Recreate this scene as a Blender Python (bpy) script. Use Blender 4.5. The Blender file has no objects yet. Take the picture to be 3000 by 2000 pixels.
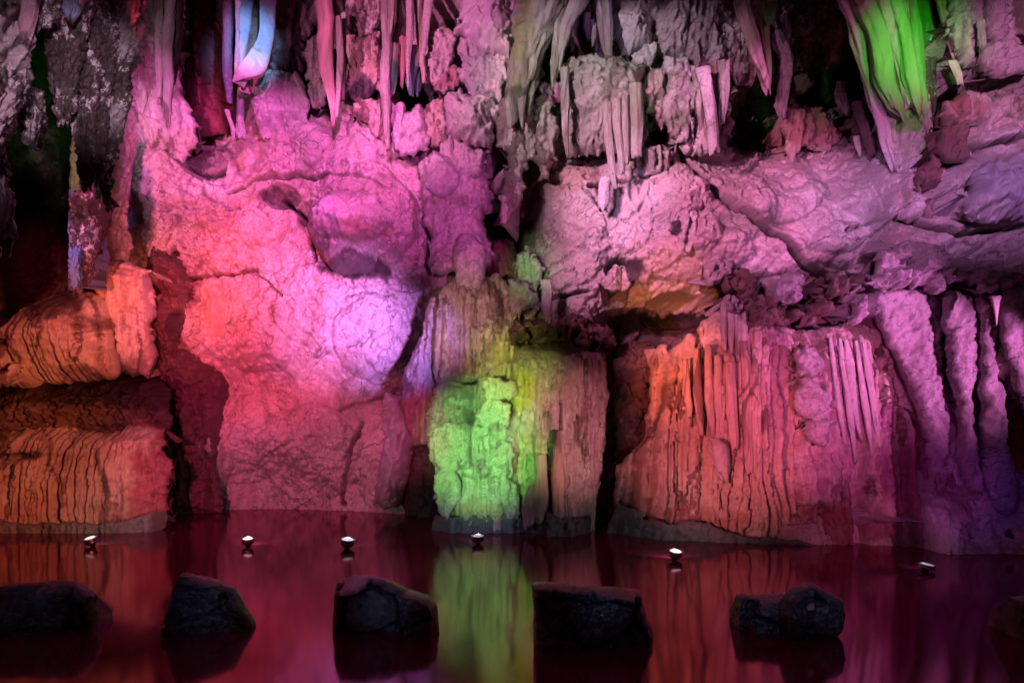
import bpy, math, random
import numpy as np
from mathutils import Vector

# ------------------------------------------------------------------ camera
F, H, HZ = 2880.0, 1.5, 1250.0        # focal length and horizon row of a 3000 x 2000 frame, eye height in metres
def at(u, v, Y):
    return ((u - 1500.0) / F * Y, Y, H - (v - HZ) / F * Y)

sc = bpy.context.scene
COL = sc.collection
cam = bpy.data.cameras.new('camera')
cam.lens = F / 3000.0 * 36.0
cam.sensor_width = 36.0
cam.shift_y = (HZ - 1000.0) / 3000.0
cam.clip_end = 300.0
camo = bpy.data.objects.new('camera', cam)
COL.objects.link(camo)
camo.location = (0, 0, H)
camo.rotation_euler = (math.radians(90), 0, 0)
sc.camera = camo

# ------------------------------------------------------------------ world: a cave, almost no daylight
w = bpy.data.worlds.new('World'); sc.world = w; w.use_nodes = True
wn = w.node_tree.nodes
wn['Background'].inputs[0].default_value = (0.75, 0.28, 0.48, 1)
wn['Background'].inputs[1].default_value = 0.05

# ------------------------------------------------------------------ the show lamps of the cave
def lamp(src, tgt, col, watts, angle, blend=0.8, rad=0.12):
    L = bpy.data.lights.new('cave_spotlight', 'SPOT')
    L.color = col; L.energy = watts; L.spot_size = math.radians(angle); L.spot_blend = blend
    L.shadow_soft_size = rad
    o = bpy.data.objects.new('cave_spotlight', L)
    COL.objects.link(o)
    o.location = src
    o.rotation_euler = (Vector(at(*tgt)) - Vector(src)).to_track_quat('-Z', 'Y').to_euler()
    return o
RED = (1.0, 0.06, 0.13); PINK = (1.0, 0.12, 0.30); MAG = (1.0, 0.15, 0.66); VIO = (0.50, 0.22, 1.0)
ORA = (1.0, 0.20, 0.09); GRN = (0.30, 1.0, 0.20); BLU = (0.12, 0.32, 1.0); ROSE = (1.0, 0.27, 0.58)
LAV = (0.66, 0.42, 1.0); IND = (0.25, 0.06, 1.0); PALE = (1.0, 0.62, 0.84); SALM = (1.0, 0.17, 0.22)
# src (metres), target (photo column, row, distance), colour, watts, cone
LAMPS = [
    # pink wall
    ((-6.6, 7.0, 2.0), (580, 700, 16.5), SALM, 3300, 30),
    ((-2.2, 1.0, 2.2), (720, 960, 16.6), RED, 7600, 17),
    ((-1.0, 4.0, 6.2), (900, 500, 16.0), MAG, 6400, 24),
    ((4.5, 5.0, 6.5), (700, 620, 16.4), PINK, 4000, 22),
    ((2.5, 1.0, 1.0), (990, 930, 16.0), (1.0, .30, .92), 12500, 10.5),
    ((3.0, 1.0, 1.0), (1120, 980, 15.9), VIO, 11000, 8),
    ((-6.5, 5.0, 4.0), (440, 400, 15.5), MAG, 3400, 17),
    ((-3.0, 1.0, 2.4), (800, 1330, 17.0), PINK, 4200, 20),
    # orange mounds
    ((2.5, 1.0, 2.3), (150, 1390, 13.5), ORA, 4400, 17),
    ((2.0, 1.0, 2.3), (150, 1010, 14.0), ORA, 4400, 12),
    ((-0.5, 1.0, 2.3), (380, 900, 15.5), ORA, 3200, 10),
    # green
    ((-1.6, 1.0, 1.0), (1405, 1310, 14.0), (0.34, 1.0, 0.22), 7600, 10),
    ((-1.6, 1.0, 1.0), (1500, 1080, 14.0), (0.80, 1.0, 0.18), 3600, 7.5),
    ((3.6, 1.0, 1.0), (1680, 1270, 14.0), (1.0, .36, .36), 4000, 10),
    ((-3.6, 1.0, 2.0), (1380, 930, 14.8), (1.0, .45, .42), 3600, 9),
    ((-1.0, 1.0, 1.0), (1190, 1260, 15.5), PINK, 3000, 8),
    ((1.5, 1.0, 2.5), (1330, 620, 15.0), MAG, 4200, 10),
    # orange curtain and violet
    ((-4.0, 1.0, 1.2), (1960, 1070, 13.5), ORA, 6800, 8),
    ((-3.5, 1.0, 1.2), (2090, 1270, 13.0), SALM, 5600, 14),
    ((2.0, 1.0, 1.0), (2380, 1150, 12.6), (1.0, 0.18, 0.55), 2600, 15),
    ((7.5, 5.0, 1.6), (2700, 980, 12.0), (0.9, 0.24, 0.72), 2800, 24),
    ((1.0, 1.0, 1.2), (2840, 1440, 11.8), (.35, .08, 1.0), 420, 9),
    # band
    ((-4.0, 4.0, 6.0), (1980, 640, 14.0), ROSE, 5400, 24),
    ((2.0, 3.0, 4.8), (2450, 640, 13.0), (0.80, 0.28, 0.72), 2600, 20),
    ((-1.0, 1.0, 1.0), (1940, 865, 14.0), (1.0, .33, .16), 3800, 8),
    ((-3.0, 5.0, 5.0), (1700, 700, 14.5), PALE, 1300, 14),
    ((3.0, 3.0, 4.6), (2890, 560, 11.8), (0.72, 0.30, 0.80), 1700, 14),
    # added blue fill spots that give the stepping stones a cool sheen
    ((-1.60, 0.5, 2.3), (120, 1775, 7.2), (.38, .50, 1.0), 160, 4.2),
    ((-0.80, 0.5, 2.3), (610, 1775, 7.2), (.38, .50, 1.0), 420, 4.2),
    ((-0.10, 0.5, 2.3), (1130, 1775, 7.2), (.38, .50, 1.0), 420, 4.2),
    ((0.90, 0.5, 2.3), (1740, 1775, 7.2), (.38, .50, 1.0), 420, 4.2),
    ((1.60, 0.5, 2.3), (2240, 1775, 7.2), (.38, .50, 1.0), 420, 4.2),
    ((2.20, 0.5, 2.3), (2400, 1775, 7.2), (.38, .50, 1.0), 420, 4.2),
    ((1.0, 1.0, 1.6), (2620, 1380, 12.2), (0.80, 0.09, 0.50), 900, 13),
    ((1.0, 1.0, 1.6), (2480, 1480, 12.4), (1.0, 0.10, 0.28), 600, 10),
    ((-2.0, 2.0, 4.6), (1830, 620, 14.4), LAV, 1800, 9),
    ((0.0, 2.0, 4.6), (2470, 570, 13.0), LAV, 1500, 9),
    ((-3.0, 3.0, 5.6), (1530, 200, 14.4), (.75, 1.0, .45), 1100, 9),
    ((0.0, 3.0, 5.6), (1850, 230, 14.2), (.65, 1.0, .60), 700, 8),
    ((2.0, 3.0, 5.6), (1850, 60, 14.4), LAV, 1500, 8),
    # roof
    ((-4.5, 4.5, 5.8), (1800, 270, 14.5), (1.0, .72, .86), 2700, 24),
    ((-5.0, 5.2, 5.6), (1200, 190, 15.0), ROSE, 4200, 26),
    ((4.5, 5.0, 6.0), (1430, 150, 14.5), LAV, 2200, 14),
    ((6.5, 6.0, 6.0), (2030, 130, 14.0), (1.0, .28, .70), 2200, 18),
    ((-6.5, 5.0, 5.2), (860, 130, 15.5), ROSE, 2400, 14),
    ((4.6, 5.0, 5.0), (2665, 150, 12.5), (0.14, 1.0, 0.10), 1600, 13),
    ((-0.6, 5.0, 5.2), (735, 120, 14.5), (.34, .55, 1.0), 5200, 6.5),
    ((-4.0, 4.6, 4.8), (605, 150, 17.0), RED, 6000, 10),
    ((-5.2, 3.0, 3.2), (30, 250, 10.0), PALE, 900, 24),
    ((-1.0, 2.0, 3.2), (270, 260, 11.3), PALE, 2400, 10),
    ((-4.2, 5.0, 1.0), (205, 700, 14.0), BLU, 1700, 5),
    ((-3.4, 2.0, 1.0), (120, 850, 23.0), RED, 1100, 9),
    ((-3.0, 3.0, 3.0), (100, 300, 22.0), GRN, 700, 9),
    ((3.0, 3.0, 4.8), (2920, 230, 12.0), (0.85, 0.30, 0.62), 2400, 14),
    ((6.5, 5.0, 4.8), (2350, 300, 14.0), ROSE, 800, 18),
    ((-1.6, 2.0, 1.2), (1550, 790, 14.6), (0.40, 1.0, 0.30), 1900, 5),
]
for l in LAMPS: lamp(*l, 1.0)

vs = sc.view_settings
vs.view_transform = 'Standard'; vs.look = 'None'; vs.exposure = 0.6; vs.gamma = 1.0
sc.cycles.use_denoising = True
sc.cycles.max_bounces = 5; sc.cycles.diffuse_bounces = 2; sc.cycles.glossy_bounces = 2
sc.cycles.use_adaptive_sampling = True; sc.cycles.adaptive_threshold = 0.015
sc.cycles.caustics_reflective = False; sc.cycles.caustics_refractive = False
sc.cycles.sample_clamp_indirect = 4.0

# ------------------------------------------------------------------ noise in numpy
def _hash(ix, iy, iz, seed):
    h = (ix.astype(np.uint32) * np.uint32(374761393) + iy.astype(np.uint32) * np.uint32(668265263)
         + iz.astype(np.uint32) * np.uint32(2147483647) + np.uint32((seed * 974711 + 12345) & 0xffffffff))
    h = (h ^ (h >> np.uint32(13))) * np.uint32(1274126177)
    h = (h ^ (h >> np.uint32(15))) * np.uint32(2246822519)
    return ((h ^ (h >> np.uint32(16))) & np.uint32(0xffffff)).astype(np.float32) / 16777215.0
def vnoise(x, y, seed=0):
    x = np.asarray(x, np.float32); y = np.asarray(y, np.float32)
    ix = np.floor(x).astype(np.int32); iy = np.floor(y).astype(np.int32)
    fx = x - ix; fy = y - iy
    fx = fx * fx * fx * (fx * (fx * 6 - 15) + 10); fy = fy * fy * fy * (fy * (fy * 6 - 15) + 10)
    z = np.zeros_like(ix)
    a = _hash(ix, iy, z, seed); b = _hash(ix + 1, iy, z, seed); c = _hash(ix, iy + 1, z, seed); d = _hash(ix + 1, iy + 1, z, seed)
    return ((a + (b - a) * fx) * (1 - fy) + (c + (d - c) * fx) * fy) * 2 - 1
def fbm(x, y, seed=0, oct=4, gain=0.5):
    t = 0; a = 1.0; n = 0
    for i in range(oct):
        # rotate each octave a little so that the lattice never shows
        c, s = math.cos(0.6 + i), math.sin(0.6 + i)
        k = 2.03 ** i
        t = t + a * vnoise((x * c - y * s) * k + 17.3 * i, (x * s + y * c) * k - 9.1 * i, seed + i)
        n += a; a *= gain
    return t / n
def streaks(x, y, seed=0):
    return 0.55 * vnoise(x, y, seed) + 0.3 * vnoise(x * 2.1 + 5, y * 1.7, seed + 1) + 0.15 * vnoise(x * 4.3, y * 2.9 + 3, seed + 2)
def cells(x, y, seed=0):
    """nearest and second nearest cell distance, a random value of the cell and the offset to its centre"""
    x = np.asarray(x, np.float32); y = np.asarray(y, np.float32)
    ix = np.floor(x).astype(np.int32); iy = np.floor(y).astype(np.int32)
    f1 = np.full(x.shape, 9.0, np.float32); f2 = f1.copy(); rv = np.zeros_like(f1); ox = rv.copy(); oy = rv.copy()
    for dx in (-1, 0, 1):
        for dy in (-1, 0, 1):
            cx = ix + dx; cy = iy + dy; z = np.zeros_like(cx)
            px = cx + 0.15 + 0.7 * _hash(cx, cy, z, seed + 1); py = cy + 0.15 + 0.7 * _hash(cx, cy, z + 1, seed + 2)
            d = np.sqrt((px - x) ** 2 + (py - y) ** 2).astype(np.float32)
            r = _hash(cx, cy, z + 2, seed + 3)
            near = d < f1
            f2 = np.where(near, f1, np.minimum(f2, d))
            rv = np.where(near, r, rv); ox = np.where(near, x - px, ox); oy = np.where(near, y - py, oy)
            f1 = np.where(near, d, f1)
    return f1, f2, rv, ox, oy
def smooth(a, b, x):
    t = np.clip((x - a) / (b - a), 0, 1); return t * t * (3 - 2 * t)
def plates(X, Z, size, amp, seed, stretch=1.0, tilt=0.6):
    """broken rock: cells that stand proud or lie back, each tilted, with recessed joints"""
    wx = X + 0.35 * size * fbm(X / size * 0.9, Z / size * 0.9, seed + 11, 3)
    wz = Z + 0.35 * size * fbm(X / size * 0.9 + 40, Z / size * 0.9, seed + 12, 3)
    f1, f2, r, ox, oy = cells(wx / size, wz / (size * stretch), seed)
    t1 = _hash((r * 99991).astype(np.int32), (r * 777).astype(np.int32), (r * 0).astype(np.int32), seed + 5) - 0.5
    t2 = _hash((r * 55331).astype(np.int32), (r * 333).astype(np.int32), (r * 0).astype(np.int32), seed + 6) - 0.5
    return amp * ((r - 0.5) + tilt * (t1 * ox + t2 * oy) * 2 + 0.55 * (1 - smooth(0.0, 0.12, f2 - f1)))
def ribs(X, Z, period, amp, seed, fan=0.0, xc=0.0, ztop=0.0):
    """flutes running down a flowstone: uneven rounded columns, narrow grooves, some start and stop"""
    x = xc + (X - xc) / (1 + fan * np.maximum(ztop - Z, -0.5) * 0.1)
    x = x + period * (1.5 * fbm(X * 0.7, Z * 0.25, seed, 3) + 0.5 * fbm(X * 3, Z * 1.1, seed + 3, 3))
    g = 0
    for k, (p, a) in enumerate(((period * 1.9, 0.8), (period, 1.0), (period * 0.37, 0.42))):
        ph = x / p + 0.75 * vnoise(x / p * 0.9, x * 0 + seed * 1.7, seed + 40 + k)
        c = np.floor(ph); f = ph - c
        ci = c.astype(np.int32); zi = np.zeros_like(ci)
        r = _hash(ci, zi, zi, seed + 20 + k)
        on = 0.35 + 0.65 * smooth(-0.25, 0.35, vnoise(c * 7.7, Z * 0.7 + r * 20, seed + 30 + k))
        e = np.abs(2 * f - 1)
        g = g + a * amp * on * ((0.35 + 0.65 * r) * (0.9 * e ** 5 + 0.45 * e * e) + 0.5 * (r - 0.5) * smooth(-.3, .3, vnoise(c * 3.1, Z * 0.5, seed + 60)) + 0.12 * (f - .5))
    return g
def flakes(X, Z, amp, seed, sx=1.0, sz=0.7, n=3.0):
    """overlapping sheets of stone: each swells slowly and breaks off sharply"""
    t = fbm(X * sx, Z * sz, seed, 5, 0.55) * n * 2
    t = t - np.floor(t)
    u = fbm(X * sx * 2.7 + 11, Z * sz * 2.7, seed + 7, 5, 0.55) * n * 1.6
    u = u - np.floor(u)
    return 1.5 * amp * ((t * (1 - smooth(0.93, 1.0, t)) - 0.45) + 0.45 * (u * (1 - smooth(0.88, 1.0, u)) - 0.45))

# ------------------------------------------------------------------ outline -> signed distance
def sdf(P, poly):
    """positive inside"""
    poly = np.asarray(poly, np.float64); n = len(poly)
    d = np.full(len(P), 1e9); inside = np.zeros(len(P), bool)
    for i in range(n):
        a = poly[i]; b = poly[(i + 1) % n]; e = b - a
        wv = P - a
        t = np.clip((wv @ e) / max(e @ e, 1e-12), 0, 1)
        q = wv - t[:, None] * e
        d = np.minimum(d, (q * q).sum(1))
        c = ((a[1] > P[:, 1]) != (b[1] > P[:, 1]))
        if abs(b[1] - a[1]) > 1e-12:
            inside ^= c & (P[:, 0] < (b[0] - a[0]) * (P[:, 1] - a[1]) / (b[1] - a[1]) + a[0])
    d = np.sqrt(d)
    return np.where(inside, d, -d)
def rounded(poly, n=3):
    """Catmull-Rom through the outline so that no straight polygon side shows"""
    p = np.asarray(poly, float); out = []
    m = len(p)
    for i in range(m):
        a, b, c, d = p[i - 1], p[i], p[(i + 1) % m], p[(i + 2) % m]
        for k in range(n):
            t = k / n
            out.append(0.5 * (2 * b + (c - a) * t + (2 * a - 5 * b + 4 * c - d) * t * t + (3 * b - a - 3 * c + d) * t ** 3))
    return np.array(out)

# ------------------------------------------------------------------ objects
def tag(o, label=None, cat=None, group=None, kind=None):
    if label: o['label'] = label
    if cat: o['category'] = cat
    if group: o['group'] = group
    if kind: o['kind'] = kind
    return o
def mesh_object(name, V, faces, mat, parent=None, tint=None, base=None, smooth_shade=True, pat=None):
    V = np.asarray(V, np.float64)
    if parent is not None:
        org = np.array(parent['base_at'])
    elif base is not None:
        org = np.asarray(base, float)
    else:
        org = np.array([V[:, 0].mean(), V[:, 1].mean(), V[:, 2].min()])
    me = bpy.data.meshes.new(name)
    nv = len(V)
    me.vertices.add(nv); me.vertices.foreach_set('co', (V - org).astype(np.float32).ravel())
    loops = np.concatenate([np.asarray(f).ravel() for f in faces if len(f)]).astype(np.int32)
    sizes = np.concatenate([np.full(len(f), np.asarray(f).shape[1], np.int32) for f in faces if len(f)])
    me.loops.add(len(loops)); me.loops.foreach_set('vertex_index', loops)
    me.polygons.add(len(sizes))
    me.polygons.foreach_set('loop_start', np.concatenate([[0], np.cumsum(sizes)[:-1]]).astype(np.int32))
    me.polygons.foreach_set('use_smooth', np.full(len(sizes), smooth_shade))
    me.update(calc_edges=True)
    a = me.attributes.new('tint', 'FLOAT_COLOR', 'POINT')
    if tint is None: tint = np.zeros((nv, 4), np.float32)
    a.data.foreach_set('color', np.asarray(tint, np.float32).ravel())
    xx = V[:, 0] + 0.7 * V[:, 1]; zz = V[:, 2] + 0.35 * V[:, 1]
    n4 = np.stack([0.5 + 0.5 * fbm(xx * 0.9, zz * 0.9, 201, 3), 0.5 + 0.5 * fbm(xx * 3.4, zz * 3.4, 202, 4, .6), 0.5 + 0.5 * fbm(xx * 0.9, zz * 0.9, 203, 3, .6), 0.5 + 0.5 * streaks(xx * 9.0 + 2.5 * fbm(xx, zz, 207, 2), zz * 0.6, 204)], 1)
    if pat is not None: n4[:, 2] += pat
    a = me.attributes.new('vary', 'FLOAT_COLOR', 'POINT'); a.data.foreach_set('color', n4.astype(np.float32).ravel())
    me.materials.append(mat)
    o = bpy.data.objects.new(name, me); COL.objects.link(o)
    if parent is not None: o.parent = parent
    else: o.location = org; o['base_at'] = [float(q) for q in org]
    return o
def thing(name, loc, label, cat, group=None):
    o = bpy.data.objects.new(name, None); COL.objects.link(o)
    o.location = loc; o['base_at'] = [float(q) for q in loc]; o.empty_display_size = 0.2
    return tag(o, label, cat, group, 'thing')
def paint(U, Vv, blobs, seed=0):
    """tints on the rock: moss, ochre, manganese, also shade and coloured light put into the colour. blob: u, v, ru, rv, colour, strength"""
    n = len(U); t = np.zeros((n, 4), np.float32)
    if not blobs: return t
    n1 = fbm(U / 80.0, Vv / 110.0, seed + 71, 6, .65)
    for (u, v, ru, rv, c, s) in blobs:
        d = np.sqrt(((U - u) / ru) ** 2 + ((Vv - v) / rv) ** 2) + 0.95 * n1
        a = (s * (1 - smooth(0.62, 1.0, d)))[:, None]
        al = t[:, 3:] * (1 - a) + a
        t[:, :3] = (t[:, :3] * t[:, 3:] * (1 - a) + np.array(c, np.float32) * a) / np.maximum(al, 1e-4)
        t[:, 3:] = t[:, 3:] * (1 - a) + a
    return t
def relief(name, outline, Y, mat, bulge=0.4, edge=0.3, rib=None, rough=0.03, rscale=1.6, plate=None, jag=0.05, flake=0.05, lf=0.22, prof=None, profu=None,
           lumps=(), blobs=(), thick=0.7, step=0.022, seed=0, parent=None, round_=True, back=False, fn=None):
    """a mass of rock that bulges out of its own outline; outline in photo pixels at distance Y, prof: (row, metres farther) pairs"""
    o2 = rounded(outline) if round_ else np.asarray(outline, float)
    k = Y / F
    poly = np.stack([(o2[:, 0] - 1500) * k, H - (o2[:, 1] - HZ) * k], 1)
    x0, z0 = poly.min(0) - 2 * step; x1, z1 = poly.max(0) + 2 * step
    nx = int((x1 - x0) / step) + 2; nz = int((z1 - z0) / step) + 2
    gx = x0 + step * np.arange(nx); gz = z0 + step * np.arange(nz)
    X, Z = np.meshgrid(gx, gz); X = X.ravel(); Z = Z.ravel()
    P = np.stack([X, Z], 1)
    s = sdf(P, poly) + 1.3 * jag * fbm(X * 2.6, Z * 2.2, seed + 1, 5, .6) + jag * 0.6 * fbm(X * 11, Z * 9, seed + 2, 3)
    S = s.reshape(nz, nx)
    inside = S > 0
    q = inside[:-1, :-1] | inside[1:, :-1] | inside[:-1, 1:] | inside[1:, 1:]
    gz_, gx_ = np.gradient(S, step)
    g = np.stack([gx_.ravel(), gz_.ravel()], 1); gl = np.maximum((g * g).sum(1), 0.3)
    out = s < 0
    mv = np.clip(-s / gl, 0, step * 1.5)
    X = np.where(out, X + g[:, 0] * mv, X); Z = np.where(out, Z + g[:, 1] * mv, Z)
    s = np.maximum(s, 0)
    ev = edge * (0.35 + 0.95 * (0.5 + 0.5 * fbm(X * 0.9, Z * 0.9, seed + 13, 2)))
    t = np.clip(s / ev, 0, 1)
    dep = bulge * (0.65 * np.sqrt(1 - (1 - t) ** 2) + 0.35 * t) + lf * bulge * fbm(X * 0.9, Z * 0.7, seed + 14, 3)
    U = 1500 + X / k; Vv = HZ - (Z - H) / k
    Yv = Y - dep
    fade = smooth(0, 0.10, s)
    if rib:
        per, amp = rib[0], rib[1]; fan = rib[2] if len(rib) > 2 else 0.0
        rw = rib[3] if len(rib) > 3 else None
        r = ribs(X, Z, per, amp, seed + 5, fan, 0.5 * (x0 + x1), z1)
        if rw is not None: r = r * smooth(rw[0], rw[1], Vv)
        Yv = Yv + r * (0.35 + 0.65 * fade)
    if flake: Yv = Yv + flakes(X, Z, flake, seed + 15) * (0.3 + 0.7 * fade)
    Yv = Yv + rough * fbm(X * rscale, Z * rscale, seed + 3, 6, 0.62) * (0.5 + 0.5 * fade) + 0.018 * fbm(X * 9, Z * 7, seed + 16, 3, .6) + 0.035 * smooth(.22, .5, fbm(X * 7, Z * 5, seed + 18, 3, .6)) * fade
    if plate: Yv = Yv + plates(X, Z, plate[0], plate[1], seed + 4, *(plate[2:])) * fade
    if prof: Yv = Yv + np.interp(Vv, [p[0] for p in prof], [p[1] for p in prof])
    if profu: Yv = Yv + np.interp(U, [p[0] for p in profu], [p[1] for p in profu])
    for (u, v, ru, rv, h) in lumps:
        d2 = ((U - u) / ru) ** 2 + ((Vv - v) / rv) ** 2 + 0.25 * fbm(X * 3, Z * 3, seed + 9, 2)
        Yv = Yv - h * np.sqrt(np.clip(1 - d2, 0, 1))
    if fn is not None: Yv = Yv + fn(U, Vv, X, Z)
    idx = np.arange(nx * nz).reshape(nz, nx)
    quads = np.stack([idx[:-1, :-1][q], idx[:-1, 1:][q], idx[1:, 1:][q], idx[1:, :-1][q]], 1)
    used = np.unique(quads); remap = np.full(nx * nz, -1, np.int64); remap[used] = np.arange(len(used))
    quads = remap[quads]
    V = np.stack([X[used], Yv[used], Z[used]], 1)
    tint = paint(U[used], Vv[used], blobs, seed)
    # skirt back into the rock
    e = np.concatenate([quads[:, [0, 1]], quads[:, [1, 2]], quads[:, [2, 3]], quads[:, [3, 0]]])
    es = np.sort(e, 1); key = es[:, 0] * len(V) + es[:, 1]
    un, first, cnt = np.unique(key, return_index=True, return_counts=True)
    be = e[first[cnt == 1]]
    bv = np.unique(be); m2 = np.full(len(V), -1, np.int64)
    gu = g[used]; gu = gu / np.maximum(np.linalg.norm(gu, axis=1), 0.3)[:, None]
    nV = [V]; nT = [tint]; faces = [quads]
    if back:
        B = V.copy(); mid = Y + thick * 0.5
        B[:, 1] = mid + (mid - V[:, 1]) * 0.8 + 0.06 * fbm(V[:, 0] * 3, V[:, 2] * 3, seed + 44, 3)
        zm = V[:, 2].min(); B[:, 2] = zm + (B[:, 2] - zm) * (0.62 + 0.1 * fbm(V[:, 0] * 2, V[:, 2] * 0, seed + 45, 2)); B[:, 0] = V[:, 0].mean() + (V[:, 0] - V[:, 0].mean()) * 0.86
        nV.append(B); nT.append(tint); n0 = len(V)
        faces.append(quads[:, ::-1] + n0)
        faces.append(np.stack([be[:, 1], be[:, 0], be[:, 0] + n0, be[:, 1] + n0], 1))
    else:
        n0 = len(V); prev = bv; prevmap = m2.copy(); prevmap[bv] = bv
        for d in (thick * 0.35, thick):
            S2 = V[bv].copy(); S2[:, 1] += d
            S2[:, 0] += gu[bv, 0] * d * 0.32; S2[:, 2] += gu[bv, 1] * d * 0.32
            cur = np.full(len(V), -1, np.int64); cur[bv] = n0 + np.arange(len(bv)); n0 += len(bv)
            nV.append(S2); nT.append(tint[bv])
            faces.append(np.stack([prevmap[be[:, 1]], prevmap[be[:, 0]], cur[be[:, 0]], cur[be[:, 1]]], 1))
            prevmap = cur
    return mesh_object(name, np.concatenate(nV), faces, mat, parent, np.concatenate(nT))
def spike(name, path, Y, mat, flute=(7, 0.12), rough=0.10, seed=0, blobs=(), parent=None, flat=1.0, blunt=0.0, rings=None, seg=36, knob=0.0, dY=0.0):
    """a stalactite or column: path of (column, row, radius) in photo pixels at distance Y, top to tip"""
    k = Y / F
    p = np.array([((u - 1500) * k, H - (v - HZ) * k, r * k) for u, v, r in path])
    L = np.concatenate([[0], np.cumsum(np.hypot(np.diff(p[:, 0]), np.diff(p[:, 1])))])
    n = rings or int(min(170 if knob else 110, max(26, L[-1] / 0.02)))
    s = np.linspace(0, L[-1], n)
    cx = np.interp(s, L, p[:, 0]); cz = np.interp(s, L, p[:, 1]); rr = np.interp(s, L, p[:, 2])
    for a in (cx, rr):
        a[1:-1] = 0.25 * a[:-2] + 0.5 * a[1:-1] + 0.25 * a[2:]
    cx = cx + 0.25 * rr.max() * fbm(s * 1.5, s * 0 + seed * 3.1, seed, 2) * smooth(0, L[-1] * 0.3, s)
    cy = Y + 0.25 * rr.max() * fbm(s * 1.3, s * 0 + seed * 7.7, seed + 1, 2) + dY * s / L[-1]
    th = np.linspace(0, 2 * math.pi, seg, endpoint=False)
    T, Sg = np.meshgrid(th, s)
    R = np.repeat(rr[:, None], seg, 1)
    nf, fa = flute
    warp = 0.5 * fbm(np.cos(T) * 1.2 + seed, Sg * 0.7, seed + 2, 2)
    ph = (T / (2 * math.pi) * nf + warp + 0.35 * np.sin(T * 2 + seed) + 0.3 * np.sin(T * 3 + 2 * seed))
    R = R * (1 - 1.6 * fa * (1 - np.abs(np.sin(math.pi * ph)) ** 0.35))
    R = R * (1 + 0.16 * fbm(Sg * 2.6 + 9.1 * seed, 0 * Sg + np.round(ph) * 3.3, seed + 6, 3))
    # noise that closes round the ring
    nz = fbm(np.cos(T) * 1.6 + 5.0 * seed, np.sin(T) * 1.6 + Sg * 2.2, seed + 4, 4)
    R = R * (1 + 2.2 * rough * nz) * (1 + 0.07 * fbm(Sg * 9 + seed, np.cos(T) * .7, seed + 21, 3))
    en = smooth(L[-1] * .8, L[-1], Sg)
    Zo = rr.max() * 1.2 * en * (fbm(np.cos(T) * 1.8 + seed, np.sin(T) * 1.8, seed + 17, 2))
    if knob:
        kn = fbm(np.cos(T) * 3.2 + Sg * 5, np.sin(T) * 3.2 + Sg * 6, seed + 8, 4)
        kf = cells((np.abs(T / math.pi - 1) * max(5, rr.max() * 26)).ravel(), (Sg * 8.5).ravel(), seed + 9)[0].reshape(T.shape)
        k2 = cells((np.abs(T / math.pi - 1) * max(9, rr.max() * 55)).ravel(), (Sg * 18).ravel(), seed + 19)[0].reshape(T.shape)
        R = R * (1 + knob * (0.7 * kn - .25)) + min(1, knob * 3) * (0.045 * np.sqrt(np.clip(1 - (kf / .62) ** 2, 0, 1)) * smooth(-.3, .2, kn) + 0.03 * np.sqrt(np.clip(1 - (k2 / .6) ** 2, 0, 1)))
    V = np.stack([cx[:, None] + R * np.cos(T), cy[:, None] + flat * R * np.sin(T), np.repeat(cz[:, None], seg, 1) + 0.08 * R * nz + Zo], 2).reshape(-1, 3)
    i = np.arange(n - 1)[:, None]; j = np.arange(seg)[None, :]
    a = i * seg + j; b = i * seg + (j + 1) % seg
    quads = np.stack([b, a, a + seg, b + seg], 2).reshape(-1, 4)
    tipv = np.array([[cx[-1], cy[-1], cz[-1] - max(rr[-1], 0.01) * (0.3 + blunt)]]); topv = np.array([[cx[0], cy[0], cz[0]]])
    nV = len(V)
    jj = np.arange(seg); last = (n - 1) * seg
    tri = np.concatenate([np.stack([last + (jj + 1) % seg, last + jj, np.full(seg, nV)], 1), np.stack([jj, (jj + 1) % seg, np.full(seg, nV + 1)], 1)])
    V = np.concatenate([V, tipv, topv])
    U = 1500 + V[:, 0] / k; Vv = HZ - (V[:, 2] - H) / k
    return mesh_object(name, V, [quads, tri], mat, parent, paint(U, Vv, blobs, seed))

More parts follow.
